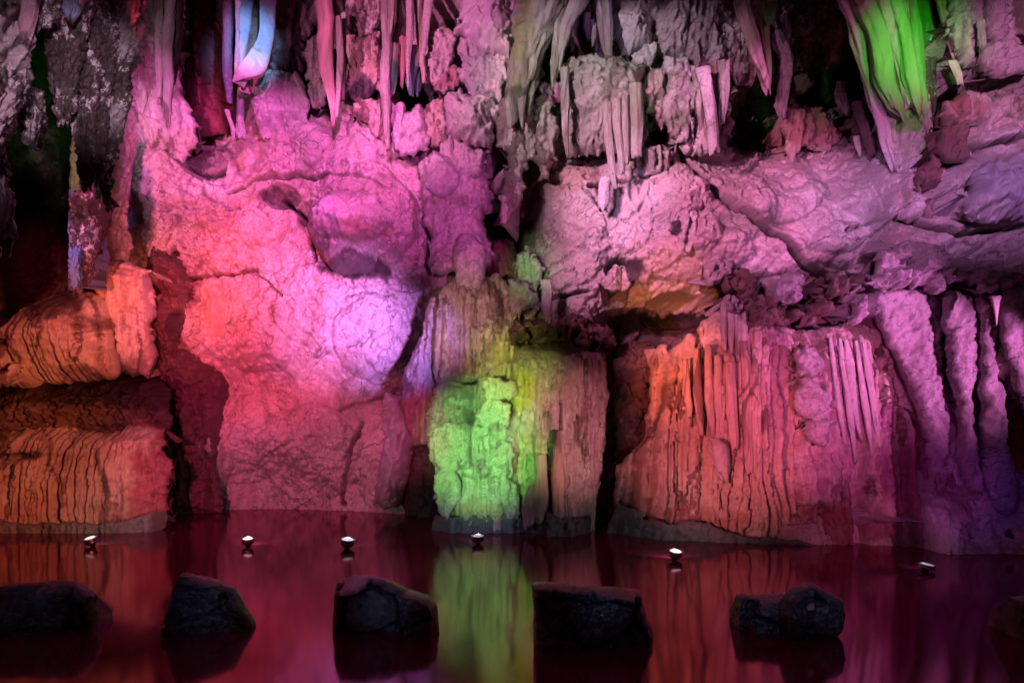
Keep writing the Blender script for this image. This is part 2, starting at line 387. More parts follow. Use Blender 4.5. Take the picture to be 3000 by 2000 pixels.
# ------------------------------------------------------------------ materials
def rock(name, cols, nod=0.0, crack=0.6, cscale=2.2, bump=0.5, rough=0.62, streak=0.25, speck=0.0, fine=19.0, spec=0.4, sparkle=0.0, stretch=1.0):
    m = bpy.data.materials.new(name); m.use_nodes = True
    nt = m.node_tree; N = nt.nodes; Lk = nt.links.new
    b = N['Principled BSDF']
    def node(t, **kw):
        n = N.new(t)
        for a, v in kw.items(): setattr(n, a, v)
        return n
    def math_(op, a, c=None, clamp=False):
        n = node('ShaderNodeMath', operation=op, use_clamp=clamp)
        for i, v in enumerate((a, c)):
            if v is None: continue
            if isinstance(v, (int, float)): n.inputs[i].default_value = v
            else: Lk(v, n.inputs[i])
        return n.outputs[0]
    def ramp(x, p0, p1, inv=False):
        n = node('ShaderNodeMapRange', interpolation_type='SMOOTHSTEP')
        Lk(x, n.inputs[0]); n.inputs[1].default_value = p0; n.inputs[2].default_value = p1
        n.inputs[3].default_value = 1.0 if inv else 0.0; n.inputs[4].default_value = 0.0 if inv else 1.0
        return n.outputs[0]
    geo = node('ShaderNodeNewGeometry'); pos = geo.outputs['Position']
    def noise(scale, detail=5, rough_=0.55, vec=pos, dist=0.0):
        n = node('ShaderNodeTexNoise'); n.inputs['Scale'].default_value = scale; n.inputs['Detail'].default_value = detail
        n.inputs['Roughness'].default_value = rough_; n.inputs['Distortion'].default_value = dist; Lk(vec, n.inputs['Vector']); return n
    def mix(a, c, f, mode='MIX'):
        n = node('ShaderNodeMix', data_type='RGBA', blend_type=mode)
        for i, v in ((0, f), (6, a), (7, c)):
            if isinstance(v, tuple): n.inputs[i].default_value = (*v[:3], 1)
            elif isinstance(v, (int, float)): n.inputs[i].default_value = v
            else: Lk(v, n.inputs[i])
        return n.outputs[2]
    ms = node('ShaderNodeMapping'); ms.inputs['Scale'].default_value = (1.0, 1.0, 1.0 / stretch); Lk(pos, ms.inputs[0])
    va = node('ShaderNodeAttribute', attribute_name='vary'); sp = node('ShaderNodeSeparateColor'); Lk(va.outputs['Color'], sp.inputs[0])
    big, med, pat = sp.outputs[0], sp.outputs[1], sp.outputs[2]; strk = va.outputs['Alpha']
    fin = noise(fine, 5, 0.72, vec=ms.outputs[0]).outputs[0]
    c = mix(cols[0], cols[1], ramp(big, 0.32, 0.68))
    c = mix(c, cols[2], math_('MULTIPLY', ramp(med, 0.52, 0.75), 0.75))
    c = mix(c, (0.10, 0.055, 0.05), math_('MULTIPLY', ramp(strk, 0.54, 0.68), streak))
    c = mix(c, (0.17, 0.12, 0.12), math_('MULTIPLY', ramp(fin, 0.52, 0.34), 0.45))
    if nod: c = mix(c, (.62, .58, .60), math_('MULTIPLY', ramp(fin, 0.50, 0.58), math_('MULTIPLY', ramp(med, 0.50, 0.60), nod)))
    # hairline joints, in patches
    sx = node('ShaderNodeSeparateXYZ'); Lk(ms.outputs[0], sx.inputs[0])
    p2 = node('ShaderNodeCombineXYZ'); Lk(math_('ADD', sx.outputs[0], math_('MULTIPLY', sx.outputs[1], 0.7)), p2.inputs[0]); Lk(math_('ADD', sx.outputs[2], math_('MULTIPLY', sx.outputs[1], 0.35 / stretch)), p2.inputs[1])
    wv = noise(2.6, 2, 0.6, vec=p2.outputs[0]); wv.noise_dimensions = '2D'; wrp = node('ShaderNodeVectorMath', operation='MULTIPLY_ADD')
    Lk(wv.outputs[1], wrp.inputs[0]); wrp.inputs[1].default_value = (0.55, 0.55, 0); Lk(p2.outputs[0], wrp.inputs[2])
    def joints(scale, wdt):
        v = node('ShaderNodeTexVoronoi', feature='DISTANCE_TO_EDGE', voronoi_dimensions='2D'); v.inputs['Scale'].default_value = scale
        Lk(wrp.outputs[0], v.inputs['Vector']); return ramp(v.outputs['Distance'], 0.0, wdt, True)
    patch = ramp(pat, 0.50, 0.64)
    j1 = math_('MULTIPLY', joints(cscale, 0.030), ramp(med, 0.53, 0.62))
    j2 = math_('MULTIPLY', joints(cscale * 3.4, 0.075), patch)
    jt = math_('MULTIPLY', math_('MAXIMUM', j1, math_('MULTIPLY', math_('MULTIPLY', j2, ramp(fin, 0.38, 0.54)), 0.95)), crack, True)
    c = mix(c, (0.030, 0.018, 0.018), math_('MULTIPLY', jt, 0.92))
    hgt = math_('ADD', math_('MULTIPLY', fin, 0.6), math_('MULTIPLY', med, 0.35))
    hgt = math_('ADD', hgt, math_('MULTIPLY', strk, 0.35))
    c = mix(c, (0.09, 0.06, 0.06), math_('MULTIPLY', ramp(fin, 0.57, 0.68), 0.45))
    if speck:
        pit = math_('MULTIPLY', ramp(fin, 0.60, 0.68), math_('MULTIPLY', ramp(pat, 0.44, 0.56), speck))
        c = mix(c, (0.05, 0.03, 0.03), math_('MULTIPLY', pit, 0.8))
    at_ = node('ShaderNodeAttribute', attribute_name='tint')
    c = mix(c, mix(at_.outputs['Color'], (0.5, 0.5, 0.5), math_('MULTIPLY', ramp(fin, 0.3, 0.8), 0.5), 'OVERLAY'), at_.outputs['Alpha'])
    Lk(c, b.inputs['Base Color'])
    rn = math_('ADD', math_('MULTIPLY', math_('SUBTRACT', med, 0.5), 0.5), rough, True)
    if sparkle: rn = math_('SUBTRACT', rn, math_('MULTIPLY', ramp(fin, 0.55, 0.7), sparkle), True)
    Lk(rn, b.inputs['Roughness'])
    b.inputs['Specular IOR Level'].default_value = spec
    bp = node('ShaderNodeBump'); bp.inputs['Strength'].default_value = min(1.0, bump * 1.6); bp.inputs['Distance'].default_value = 0.05
    Lk(hgt, bp.inputs['Height']); Lk(bp.outputs[0], b.inputs['Normal'])
    return m
M = {}
M['wall'] = rock('limestone_wall', [(.58, .48, .48), (.49, .39, .40), (.64, .57, .58)], crack=.75, cscale=.9, bump=.42, streak=.22, speck=1.0)
M['pale'] = rock('pale_limestone', [(.60, .55, .57), (.52, .46, .48), (.66, .63, .65)], crack=.55, cscale=1.7, bump=.40, streak=.18)
M['smooth'] = rock('smooth_calcite', [(.58, .52, .56), (.50, .44, .48), (.64, .60, .64)], crack=.30, cscale=1.1, bump=.28, streak=.10, rough=.5)
M['flow'] = rock('flowstone', [(.58, .47, .42), (.47, .34, .29), (.62, .53, .49)], crack=.35, cscale=2.6, bump=.5, streak=.85, stretch=5.0, rough=.5)
M['drip'] = rock('dripstone', [(.52, .45, .44), (.42, .35, .34), (.60, .55, .54)], crack=.35, cscale=2.8, bump=.45, streak=.75, stretch=4.0, rough=.5)
M['grey'] = rock('grey_green_dripstone', [(.40, .40, .36), (.33, .33, .29), (.48, .46, .44)], crack=.4, cscale=2.4, bump=.5, streak=.55, stretch=3.0)
M['dark'] = rock('dark_shaded_rock', [(.13, .075, .08), (.085, .045, .055), (.19, .12, .12)], crack=.8, cscale=3.0, bump=.9, streak=.4, rough=.42, speck=.5, sparkle=.2)  # dark base colour also stands in for missing light on buttress and shelf
M['brown'] = rock('rough_brown_rock', [(.22, .14, .12), (.14, .085, .075), (.30, .21, .18)], crack=.8, cscale=3.4, bump=.9, streak=.4, speck=.8)
M['crust'] = rock('calcite_crust', nod=1.0, cols=[(.060, .045, .045), (.030, .026, .022), (.11, .09, .09)], crack=.7, cscale=5.0, bump=1.2, streak=.2, rough=.45, speck=.9, sparkle=.3, fine=12.0)
M['slab'] = rock('cracked_violet_slab', [(.50, .41, .46), (.40, .32, .37), (.54, .46, .51)], crack=.8, cscale=2.6, bump=.6, streak=.35, speck=.9)
M['band'] = rock('waterline_lime', [(.14, .155, .17), (.10, .11, .125), (.20, .215, .23)], crack=.5, cscale=4.0, bump=.4, streak=.4, rough=.45)
M['stone'] = rock('black_wet_stone', [(.022, .024, .028), (.013, .014, .018), (.040, .043, .050)], crack=.5, cscale=5.0, bump=.9, streak=.1, rough=.24, spec=.7, speck=.3, sparkle=.15, fine=22)

# ------------------------------------------------------------------ deposits on the rock, and shade put into its colour
MOSS_GREEN = (.045, .085, .025); MOSS_SHADE = (.015, .035, .012); OCHRE = (.50, .30, .10); MANG_SHADE = (.035, .020, .024); LILAC = (.50, .44, .56)
RUST = (.42, .17, .12); ASH = (.36, .36, .38); CHALK = (.74, .72, .73)

# ------------------------------------------------------------------ the cave wall: one sheet of broken limestone
def build_wall():
    us = np.concatenate([np.arange(-800, -60, 24), np.arange(-60, 3060, 3.3), np.arange(3060, 3900, 24)])
    vs_ = np.concatenate([np.arange(-700, -40, 20), np.arange(-40, 1500, 3.3), np.arange(1500, 1700, 8)])
    U, V = np.meshgrid(us, vs_); nz, nx = U.shape
    U = U.ravel().astype(np.float32); V = V.ravel().astype(np.float32)
    C = np.array([
        (-700, 200, 12), (-700, 900, 12), (-700, 1500, 12), (-250, 300, 14.5), (-250, 900, 15), (-250, 1400, 14.5), (-100, -420, 10), (600, -420, 11), (1300, -420, 11), (2000, -420, 11), (2700, -420, 10), (3400, -420, 8), (100, -120, 16), (500, -120, 16), (900, -120, 16), (1300, -120, 15.5), (1700, -120, 15.5), (2100, -120, 15), (2500, -120, 15), (2900, -120, 12.5), (3300, -120, 10),
        (-100, -620, 6), (700, -620, 6.5), (1500, -620, 6.5), (2300, -620, 6.5), (3000, -620, 6), (60, 150, 23), (60, 450, 25), (60, 800, 25), (190, 450, 24), (190, 800, 23), (190, 150, 22),
        (150, 1150, 16.2), (150, 1450, 15.8), (370, 150, 17), (400, 400, 16), (380, 700, 16.2), (400, 1000, 16.8), (480, 1300, 17.6), (480, 600, 16.2), (500, 900, 17.2), (600, 1480, 17.9), (800, 1480, 17.9),
        (700, 1200, 17.3), (680, 950, 16.7), (680, 650, 16.3), (560, 480, 16.4), (600, 150, 18.0), (600, 300, 17.8), (900, 430, 15.9), (900, 950, 16.3), (900, 700, 16.3), (930, 1200, 17.0), (1000, 1480, 17.4),
        (1150, 1000, 16.0), (1130, 1250, 16.8), (1250, 700, 15.6), (1150, 420, 15.7), (1000, 200, 16.6), (830, 120, 16.6), (1220, 150, 16.6), (1400, 250, 15.8), (1250, 1250, 16.8), (1250, 1500, 16.9), (1470, 680, 17.5),
        (1400, 1000, 16.2), (1400, 1300, 15.8), (1500, 1500, 15.4), (1560, 820, 15.4), (1650, 600, 14.9), (1700, 400, 15.3), (1650, 150, 16.4), (1900, 100, 15.3), (1850, 520, 14.6), (2000, 620, 14.0), (2000, 300, 15.4),
        (2200, 350, 15.6), (2400, 260, 16.8), (2400, 470, 13.9), (2300, 680, 13.4), (2150, 780, 13.5), (2000, 800, 13.8), (1800, 830, 14.3), (1700, 900, 14.7), (1800, 1050, 15.9), (2000, 960, 15.6), (2150, 1000, 14.9), (2300, 980, 14.2),
        (1800, 1400, 15.5), (2100, 1300, 14.4), (2400, 1300, 13.6), (2600, 1100, 13.0), (2800, 900, 12.6), (2800, 600, 11.9), (2650, 480, 12.9), (2900, 250, 12.6), (2720, 150, 14.5), (2900, 1300, 12.8), (2930, 1500, 12.2), (2500, 1550, 12.8),
        (3100, 400, 11.4), (3100, 1000, 11.6), (3100, 1500, 11.2), (3500, 400, 9.5), (3500, 1200, 9.5), (3800, 800, 8)], np.float32)
    num = np.zeros_like(U); den = np.zeros_like(U)
    for (cu, cv, cy) in C:
        far = cv < -200 or cu < -200 or cu > 3050
        sg = 170.0 if far else 95.0
        wgt = np.exp(-((U - cu) ** 2 + (V - cv) ** 2) / (2 * sg * sg)) + 1e-9 / (1 + ((U - cu) ** 2 + (V - cv) ** 2) / 1e4)
        num += wgt * cy; den += wgt
    Y = num / den
    X = (U - 1500) / F * Y; Z = H - (V - HZ) / F * Y
    frame = smooth(-60, 40, V)
    Y = Y - 0.34 * fbm(X * 0.55, Z * 0.55, 3, 4) - 0.20 * fbm(X * 1.6, Z * 1.2, 7, 5, 0.6)
    # large smooth bosses and hollows: column, row, half width, half height, height
    LUMPS = [(1065, 640, 160, 150, .55), (760, 600, 110, 130, .25), (600, 620, 90, 120, .20), (470, 520, 90, 160, .25), (760, 950, 150, 150, .30), (950, 900, 130, 130, .25), (1090, 980, 110, 130, .22),
             (700, 1290, 160, 130, .30), (900, 1330, 150, 150, .25), (830, 430, 150, 90, .22), (1010, 430, 150, 100, .2), (1200, 560, 90, 140, .25), (560, 1330, 110, 150, .35), (560, 1000, 90, 120, .3),
             (1650, 700, 140, 150, .30), (1760, 640, 150, 120, .25), (1950, 560, 130, 90, .3), (2120, 620, 150, 110, .25), (2270, 560, 150, 110, .3), (2420, 640, 140, 110, .25), (2550, 560, 140, 100, .35), (2020, 740, 170, 90, .25),
             (2220, 740, 130, 80, .22), (2460, 730, 110, 70, .25), (2860, 560, 160, 95, .45), (2700, 560, 90, 70, .2), (1620, 480, 90, 90, .2), (2330, 170, 100, 130, .5), (2900, 380, 130, 80, .3), (2840, 330, 90, 60, .3),
             (1480, 690, 60, 80, -.9), (830, 585, 55, 40, -.35), (910, 630, 40, 40, -.35), (1830, 790, 55, 38, -.6), (1660, 170, 70, 70, -.8), (1930, 170, 40, 40, -.4), (1150, 270, 60, 50, -.7), (1240, 265, 80, 45, -.7), (1060, 270, 60, 40, -.6),
             (860, 190, 70, 60, -.5), (2420, 230, 110, 90, -1.0), (2240, 330, 90, 110, -.7), (2120, 420, 100, 60, -.4), (2740, 300, 60, 120, -.8), (560, 430, 60, 60, -.45), (600, 480, 60, 45, -.3), (1840, 960, 120, 60, -.6), (2000, 910, 110, 60, -.6),
             (2000, 680, 38, 26, -.3), (560, 690, 60, 40, -.2), (1190, 820, 80, 30, -.2), (740, 480, 60, 40, -.2), (2050, 690, 50, 60, .15)]
    for (u, v, ru, rv, h) in LUMPS:
        d2 = ((U - u) / ru) ** 2 + ((V - v) / rv) ** 2
        d2 = d2 + 0.3 * fbm(X * 2.0, Z * 2.0, int(u) % 97, 3)
        Y = Y - h * np.sqrt(np.clip(1 - d2, 0, 1)) * (1.0 if h > 0 else 1.0)
    # broken plates: strong in some places, absent on the smooth bosses
    pm = 0.30 * smooth(-0.1, 0.45, fbm(X * 0.45 + 9, Z * 0.45, 21, 3))
    for (u, v, ru, rv, k) in [(470, 680, 150, 200, .7), (640, 650, 130, 120, .35), (2250, 870, 350, 50, .8), (2900, 150, 200, 200, .8), (2900, 690, 200, 40, .6), (1330, 620, 90, 180, .7), (2050, 120, 150, 130, 1.2), (800, 1320, 300, 150, .25), (2250, 150, 150, 200, 1.0), (1600, 560, 150, 70, .8), (2350, 350, 200, 100, 1.0)]:
        pm = pm + k * np.exp(-((U - u) / ru) ** 2 - ((V - v) / rv) ** 2)
    for (u, v, ru, rv, k) in [(1060, 640, 180, 140, 1.2), (760, 930, 170, 150, .9), (950, 880, 170, 120, .8), (880, 420, 160, 80, .7), (1800, 620, 180, 110, .8), (2420, 600, 280, 120, .9), (2880, 560, 180, 100, 1.0), (2050, 780, 200, 60, .6)]:
        pm = pm - k * np.exp(-((U - u) / ru) ** 2 - ((V - v) / rv) ** 2)
    pm = np.clip(pm, 0.02, 1.1)
    Y = Y + pm * frame * (plates(X, Z, 0.85, 0.20, 31) + plates(X, Z, 0.30, 0.085, 32) + 0.7 * plates(X, Z, 0.12, 0.035, 33))
    rot = X * .8 + Z * .6; rt2 = -X * .6 + Z * .8
    Y = Y + frame * (0.35 + 0.65 * np.clip(pm, 0, 1)) * (flakes(rot, rt2, 0.10, 35, .5, .9, 2.0) + 0.6 * flakes(X, Z, 0.05, 37, 1.6, 1.1, 2.0))
    Y = Y - 0.16 * fbm(rot * .45, rt2 * 1.5, 43, 4, .55) * smooth(1450, 1700, U)
    Y = Y - 0.045 * fbm(X * 5, Z * 5, 41, 4, 0.6) * (0.22 + 0.78 * np.clip(pm, 0, 1))
    pk = smooth(-.25, .3, fbm(X * .5 + 3, Z * .5, 45, 3)) * frame
    Y = Y + pk * (0.075 * smooth(.18, .42, fbm(X * 5.5, Z * 5.5, 46, 4, .6)) + 0.05 * smooth(.2, .45, fbm(X * 11, Z * 9, 47, 3, .6)) - 0.05 * (1 - np.abs(fbm(X * 3.2, Z * 2.2, 48, 4, .6)) * 4).clip(0, 1))
    # drapery in the upper part: soft vertical folds
    Y = Y + ribs(X, Z, 0.34, 0.22, 51) * (1 - smooth(300, 470, V + 60 * fbm(X, Z * 0, 52, 2))) * smooth(700, 800, U) * (1 - smooth(2150, 2300, U))
    Y = Y + ribs(X, Z, 0.26, 0.08, 55) * smooth(1150, 1350, V) * 0.5
    # named cracks and ledges (photo columns and rows, width in pixels, depth, how far the upper lip stands out)
    CR = [([(660, 560), (720, 545), (800, 528), (880, 522), (960, 527)], 7, .22, .10), ([(960, 527), (1040, 530), (1100, 548), (1165, 580)], 4, .10, .05), ([(545, 815), (620, 806), (700, 800), (755, 793)], 6, .22, .10),
          ([(755, 800), (800, 840), (840, 880)], 4, .16, .05), ([(1980, 470), (2060, 540), (2140, 610), (2210, 660), (2290, 710), (2350, 780), (2430, 830)], 15, .30, .10), ([(1340, 100), (1400, 125), (1450, 150), (1490, 165)], 7, .3, .1),
          ([(1310, 400), (1380, 430), (1430, 445)], 7, .25, .08), ([(1720, 555), (1800, 540), (1880, 535), (1960, 500)], 8, .25, .12), ([(990, 1205), (1060, 1180), (1130, 1165), (1170, 1140)], 6, .14, .06), ([(830, 590), (900, 640), (925, 700), (935, 770)], 8, .25, .0),
          ([(540, 480), (590, 500), (640, 490)], 10, .25, .1), ([(1300, 480), (1330, 520), (1400, 500)], 5, .15, .05), ([(1550, 900), (1640, 870), (1720, 850)], 8, .2, .1), ([(2450, 690), (2560, 650), (2640, 640)], 7, .15, .08),
          ([(2780, 440), (2900, 430), (3000, 400)], 10, .3, .15), ([(2640, 640), (2720, 660), (2800, 690), (3000, 655)], 12, .3, .15), ([(1060, 1240), (1020, 1330), (1000, 1480)], 7, .2, 0), ([(500, 720), (505, 900), (500, 1060)], 9, .3, 0), ([(2230, 180), (2270, 300), (2260, 430)], 10, .3, 0)]
    dirt = np.zeros(U.shape, np.float32)
    for pts, wd, dp, lip in CR:
        p = np.array(pts, float)
        d = np.full(U.shape, 1e9); side = np.zeros(U.shape)
        wu = U + 9 * fbm(U / 40, V / 40, 61, 3); wv = V + 9 * fbm(U / 40 + 9, V / 40, 62, 3)
        for a, b in zip(p[:-1], p[1:]):
            e = b - a; t = np.clip(((wu - a[0]) * e[0] + (wv - a[1]) * e[1]) / (e @ e), 0, 1)
            dx = wu - a[0] - t * e[0]; dy = wv - a[1] - t * e[1]; dd = np.hypot(dx, dy)
            c = np.sign(e[0] * dy - e[1] * dx)
            side = np.where(dd < d, c, side); d = np.minimum(d, dd)
        dirt = np.maximum(dirt, np.exp(-(d / (wd * 0.42 * (1 + .6 * fbm(U / 60, V / 60, 64, 2)))) ** 2) * min(1, dp * 4.2))
        Y = Y + 1.5 * dp * np.exp(-(d / (wd * 0.6)) ** 2) - np.where(side < 0, lip, 0) * np.exp(-d / 45.0)
    Pm = np.stack([X, Y, Z], 1)
    BL = [(1660, 170, 80, 80, MOSS_SHADE, .9), (1850, 190, 110, 35, MOSS_GREEN, .8), (2180, 400, 120, 50, (.05, .05, .035), .7), (1320, 70, 50, 25, MOSS_GREEN, .8), (1150, 250, 70, 70, (.02, .05, .04), .9), (1240, 260, 90, 50, (.015, .035, .04), .9), (1060, 275, 60, 35, MANG_SHADE, .8),  # dark blobs in the hollows paint their shade into the wall
          (1530, 290, 60, 25, MOSS_SHADE, .8), (2130, 600, 60, 60, MOSS_GREEN, .25), (2210, 670, 120, 40, (.10, .10, .07), .5), (2380, 800, 90, 35, (.06, .06, .045), .6), (840, 580, 60, 35, MANG_SHADE, .8), (910, 640, 40, 40, MANG_SHADE, .7), (860, 180, 90, 70, (.13, .07, .08), .7),
          (2420, 230, 160, 130, (.09, .045, .06), .85), (2350, 390, 150, 70, (.25, .09, .09), .7), (2250, 330, 70, 140, (.10, .05, .07), .7), (1960, 940, 210, 50, (.02, .012, .013), 1.0), (1930, 862, 150, 36, (.70, .54, .44), .75), (280, 780, 60, 110, OCHRE, .8),  # near-black blob puts the overhang's shade into the colour
          (570, 450, 90, 70, MANG_SHADE, .7), (590, 620, 160, 60, (.22, .10, .09), .4), (540, 820, 110, 120, (.16, .06, .07), .75), (550, 1100, 130, 200, (.13, .045, .06), .85), (480, 1400, 100, 160, (.14, .045, .06), .8), (1060, 785, 150, 40, MANG_SHADE, .9), (1210, 815, 80, 30, (.12, .08, .06), .7),  # boulder underside and a wall pocket have their shade painted in
          (100, 150, 90, 250, (.02, .07, .02), .9), (60, 700, 120, 300, (.10, .02, .02), .8), (190, 500, 60, 330, (.02, .05, .02), .6), (1490, 690, 70, 90, MANG_SHADE, .9), (2900, 560, 150, 80, (.30, .29, .36), .5), (1840, 790, 60, 40, MANG_SHADE, .8), (750, 1260, 130, 90, LILAC, .4), (1930, 1000, 150, 90, MANG_SHADE, .8),  # green and red passage light is tinted into the wall
          (2330, 850, 160, 60, (.12, .05, .06), .6), (2800, 1350, 300, 150, (.13, .06, .10), .7), (2600, 850, 300, 40, MANG_SHADE, .45), (2740, 300, 60, 150, (.05, .02, .03), .9), (2870, 500, 60, 25, CHALK, .2), (1640, 520, 130, 60, RUST, .35), (650, 720, 130, 100, RUST, .25), (1330, 640, 40, 90, (.25, .2, .2), .2)]
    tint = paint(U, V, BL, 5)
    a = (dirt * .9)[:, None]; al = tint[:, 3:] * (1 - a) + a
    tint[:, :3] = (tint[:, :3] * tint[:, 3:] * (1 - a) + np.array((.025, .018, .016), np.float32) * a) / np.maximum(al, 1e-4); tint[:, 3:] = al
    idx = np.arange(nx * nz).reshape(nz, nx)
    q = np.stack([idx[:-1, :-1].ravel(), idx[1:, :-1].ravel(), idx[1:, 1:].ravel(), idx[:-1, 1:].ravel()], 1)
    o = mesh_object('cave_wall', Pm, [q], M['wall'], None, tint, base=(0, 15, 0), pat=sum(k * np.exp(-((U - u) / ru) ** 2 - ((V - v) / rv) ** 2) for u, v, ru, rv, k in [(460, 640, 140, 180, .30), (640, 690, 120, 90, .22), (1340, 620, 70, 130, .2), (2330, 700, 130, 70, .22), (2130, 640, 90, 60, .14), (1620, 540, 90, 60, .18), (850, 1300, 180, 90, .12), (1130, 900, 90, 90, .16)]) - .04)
    tag(o, 'pink lit limestone cave wall rising behind the pool', 'cave wall', None, 'structure')
build_wall()

# ------------------------------------------------------------------ water
def build_water():
    m = bpy.data.materials.new('pool_water'); m.use_nodes = True
    nt = m.node_tree; N = nt.nodes; Lk = nt.links.new
    N.remove(N['Principled BSDF'])
    geo = N.new('ShaderNodeNewGeometry')
    mp = N.new('ShaderNodeMapping'); mp.inputs['Scale'].default_value = (1.0, 0.30, 1.0); Lk(geo.outputs['Position'], mp.inputs[0])
    n = N.new('ShaderNodeTexNoise'); n.inputs['Scale'].default_value = 2.2; n.inputs['Detail'].default_value = 2.0; Lk(mp.outputs[0], n.inputs['Vector'])
    bp = N.new('ShaderNodeBump'); bp.inputs['Strength'].default_value = 0.10; bp.inputs['Distance'].default_value = 0.02; Lk(n.outputs[0], bp.inputs['Height'])
    dif = N.new('ShaderNodeBsdfDiffuse'); dif.inputs[0].default_value = (0.12, 0.010, 0.040, 1)
    gl = N.new('ShaderNodeBsdfGlossy'); gl.inputs['Color'].default_value = (0.80, 0.54, 0.60, 1); gl.inputs['Roughness'].default_value = 0.085
    fr = N.new('ShaderNodeFresnel'); fr.inputs['IOR'].default_value = 1.39
    Lk(bp.outputs[0], gl.inputs['Normal']); Lk(bp.outputs[0], fr.inputs['Normal'])
    mx = N.new('ShaderNodeMixShader'); Lk(fr.outputs[0], mx.inputs[0]); Lk(dif.outputs[0], mx.inputs[1]); Lk(gl.outputs[0], mx.inputs[2])
    Lk(mx.outputs[0], N['Material Output'].inputs['Surface'])
    x = np.linspace(-16, 16, 33); y = np.linspace(-6, 26, 33)
    X, Y = np.meshgrid(x, y); V = np.stack([X.ravel(), Y.ravel(), 0 * X.ravel()], 1)
    i = np.arange(33 * 33).reshape(33, 33)
    q = np.stack([i[:-1, :-1].ravel(), i[:-1, 1:].ravel(), i[1:, 1:].ravel(), i[1:, :-1].ravel()], 1)
    tag(mesh_object('water', V, [q], m, base=(0, 8, 0)), 'still dark wine red pool mirroring the lit rock', 'pool', None, 'structure')
build_water()

# ------------------------------------------------------------------ flowstone at the water's edge
GF = 'flowstone formations along the pool'
def base_at(u, v, Y):
    p = at(u, v, Y); return (p[0], p[1], 0.0)

# big drum under the passage
d = thing('flowstone_drum', base_at(240, 1550, 14.0), 'orange fluted flowstone drum with dark sloping shelf above grey waterline', 'flowstone', GF)
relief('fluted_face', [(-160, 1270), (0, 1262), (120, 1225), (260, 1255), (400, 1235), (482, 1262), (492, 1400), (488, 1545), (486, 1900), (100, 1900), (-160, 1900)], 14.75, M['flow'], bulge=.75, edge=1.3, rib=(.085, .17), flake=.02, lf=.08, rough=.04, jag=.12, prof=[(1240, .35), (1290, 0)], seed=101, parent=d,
       lumps=[(95, 1335, 70, 12, -.18)], blobs=[(480, 1420, 80, 280, (.30, .08, .11), .85), (200, 1490, 260, 40, (.34, .20, .18), .5), (120, 1330, 90, 14, MANG_SHADE, .8), (60, 1240, 60, 40, (.2, .12, .1), .5)])
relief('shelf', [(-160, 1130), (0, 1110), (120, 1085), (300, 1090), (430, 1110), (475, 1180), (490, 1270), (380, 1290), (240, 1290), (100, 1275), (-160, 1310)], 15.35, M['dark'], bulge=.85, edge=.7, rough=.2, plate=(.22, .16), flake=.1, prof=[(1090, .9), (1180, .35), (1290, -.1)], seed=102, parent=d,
       blobs=[(200, 1140, 420, 100, (.022, .011, .013), .95), (250, 1215, 200, 40, (.12, .07, .06), .7), (430, 1255, 60, 30, (.28, .13, .12), .6)])  # near-black blob puts the shade of the unlit slope into the colour
relief('waterline_band', [(-160, 1535), (60, 1530), (200, 1532), (330, 1525), (400, 1514), (446, 1510), (450, 1600), (448, 1900), (200, 1900), (-160, 1900)], 13.88, M['band'], bulge=.05, edge=.06, profu=[(-160, 0), (330, 0), (430, .2), (448, .5)], rough=.05, jag=.05, flake=.03, lf=.04, rib=(.16, .08), seed=103, parent=d)
# dome above it
d = thing('flowstone_dome', base_at(170, 1120, 14.6), 'orange rounded flowstone dome with dark top beside the black passage', 'flowstone', GF)
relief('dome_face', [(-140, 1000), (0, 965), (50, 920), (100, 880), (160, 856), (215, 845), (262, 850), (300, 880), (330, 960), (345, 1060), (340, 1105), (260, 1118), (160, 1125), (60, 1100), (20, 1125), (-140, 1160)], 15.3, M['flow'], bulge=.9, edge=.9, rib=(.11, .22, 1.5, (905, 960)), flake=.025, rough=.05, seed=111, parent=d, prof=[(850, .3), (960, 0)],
       blobs=[(220, 905, 90, 60, (.07, .035, .045), .9), (290, 960, 60, 50, (.12, .06, .06), .7), (270, 1100, 90, 22, (.2, .12, .2), .6), (40, 1010, 40, 14, MANG_SHADE, .9)], lumps=[(40, 1008, 30, 10, -.15)])  # unlit top of the dome is darkened in the tint
relief('lip', [(-140, 1070), (20, 1090), (40, 1060), (60, 1075), (45, 1110), (0, 1140), (-140, 1180)], 14.55, M['flow'], bulge=.4, edge=.3, rough=.05, seed=112, parent=d)
# long lobe
d = thing('rock_lobe', base_at(390, 1100, 15.4), 'smooth orange pendant lobe with mauve tip hanging beside the dome', 'rock lobe')
relief('lobe', [(325, 800), (380, 770), (440, 800), (448, 900), (452, 1010), (445, 1070), (425, 1105), (390, 1100), (345, 1085), (342, 1020), (325, 930)], 15.85, M['drip'], bulge=.62, edge=.7, rough=.10, rib=(.2, .18), flake=.05, jag=.09, seed=121, parent=d, lumps=[(405, 1000, 45, 100, .25), (350, 900, 30, 90, .18)],
       blobs=[(380, 1080, 60, 50, (.30, .26, .30), .8), (370, 850, 60, 100, (.58, .40, .28), .7)])
relief('ochre_patch', [(262, 775), (300, 740), (325, 790), (322, 880), (310, 915), (290, 860), (265, 830)], 15.6, M['brown'], bulge=.4, edge=.2, rough=.10, plate=(.2, .08), seed=122, parent=d, blobs=[(290, 820, 60, 120, OCHRE, .9)])
